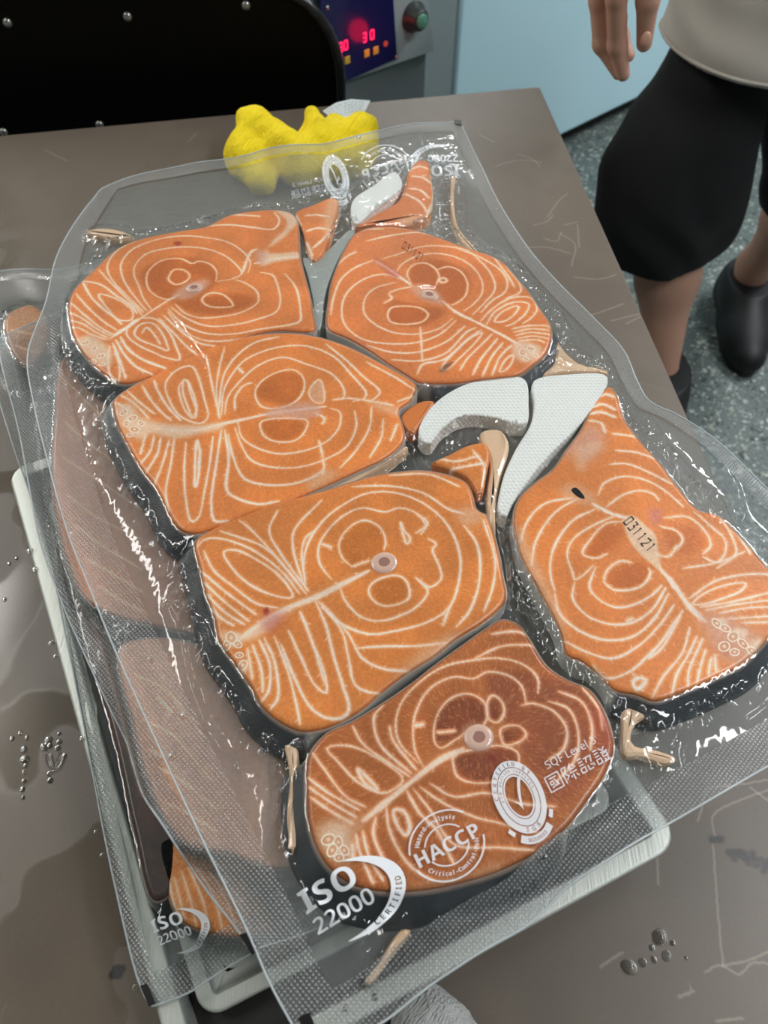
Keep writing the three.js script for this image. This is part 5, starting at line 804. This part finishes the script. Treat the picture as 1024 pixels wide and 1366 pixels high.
  const shorts = mould((p) => Math.max(shd(p) + 0.03 * sstep(p.y, 0.66, 0.80) + n3(p, 12) * 0.010 + 0.004 * Math.sin(p.x * 40 + p.y * 25 + n3(p, 7) * 6), (p.x < 0.80 ? J(880, 334, 1.4).y - p.y + (p.x - 0.59) * 0.05 : 0.44 - p.y), p.y - 0.806), new V3(0.36, 0.3, -1.72), new V3(1.14, 1.02, -1.18), 96);
  part(t, 'shorts', shorts, std(0x060609, 0.95, { bumpMap: tiled(knit, 12), bumpScale: 0.001 }));
  // shoes
  const shoe = (an, toe) => {
    const dir = toe.clone().sub(an).setY(0).normalize(), heel = an.clone().addScaledVector(dir, -0.045).setY(0.05), ball = an.clone().addScaledVector(dir, 0.14).setY(0.045), tip = an.clone().addScaledVector(dir, 0.2).setY(0.038), sd_ = new V3(-dir.z, 0, dir.x);
    const bones = [cap(heel, ball.clone().addScaledVector(sd_, 0.012), 0.05, 0.048), cap(heel, ball.clone().addScaledVector(sd_, -0.014), 0.05, 0.048), cap(ball, tip, 0.052, 0.042), cap(heel.clone().setY(0.1), an.clone().addScaledVector(dir, 0.03).setY(0.095), 0.052, 0.055), cap(an.clone().setY(0.115), an.clone().addScaledVector(dir, 0.1).setY(0.07), 0.056, 0.048)];
    const f = blend(bones, 0.03), L = new V3(Math.min(heel.x, tip.x) - 0.09, 0, Math.min(heel.z, tip.z) - 0.09), H = new V3(Math.max(heel.x, tip.x) + 0.09, 0.17, Math.max(heel.z, tip.z) + 0.09);
    const up = part(t, 'shoe', mould((p) => Math.max(f(p), 0.018 - p.y, p.y - 0.135), L, H, 64), std(0x0a0b0e, 0.6));
    const sole = []; for (let i = 0; i < 28; i++) { const a = i / 28 * Math.PI * 2, c = Math.cos(a), k = heel.clone().lerp(tip, 0.5).addScaledVector(dir, c * 0.162).addScaledVector(sd_, Math.sin(a) * (0.052 + 0.008 * c)); sole.push([k.x, k.z]); }
    part(up, 'sole', slab(sole, 0.0005, 0.022, 0.005), std(0x17191d, 0.7));
    const lace = []; for (let k = 0; k < 3; k++) { const c = an.clone().addScaledVector(dir, 0.075 + k * 0.02).setY(0.128 - k * 0.012); lace.push(tube([c.clone().addScaledVector(sd_, -0.02), c.clone().add(new V3(0, 0.006, 0)), c.clone().addScaledVector(sd_, 0.02)], 0.0028, 8, 6)); }
    part(up, 'laces', mergeGeometries(lace), std(0x2a2d33, 0.8));
  };
  shoe(ankleR, toeR); shoe(ankleL, toeL);
  // head
  const hc = head.clone().add(new V3(0, 0.055, -0.015)), hair = mould((p) => { const d = capDistance(p, cap(hc, hc.clone().add(new V3(0, 0.005, -0.01)), 0.105, 0.102)); return Math.max(d + n3(p, 70) * 0.004, -(p.z - hc.z) * -0.75 - (p.y - hc.y) * 0.9 - 0.008); }, hc.clone().subScalar(0.13), hc.clone().addScalar(0.13), 44);
  part(t, 'hair', hair, std(0x16120f, 0.7));
  for (const s of [-1, 1]) { const g = new THREE.SphereGeometry(0.012, 16, 12); g.translate(head.x - 0.005 + s * 0.032, head.y + 0.018, head.z + 0.072); part(t, 'eye', g, std(0xe8e4df, 0.3)); const q = new THREE.SphereGeometry(0.0055, 12, 8); q.translate(head.x - 0.005 + s * 0.032, head.y + 0.018, head.z + 0.080); part(t, 'iris', q, std(0x20140e, 0.2)); }
  part(t, 'mouth', tube([new V3(head.x - 0.03, head.y - 0.055, head.z + 0.072), new V3(head.x - 0.005, head.y - 0.058, head.z + 0.084), new V3(head.x + 0.02, head.y - 0.055, head.z + 0.072)], 0.005, 12, 8), std(0xa05f52, 0.5));
}
renderer.render(scene, camera);
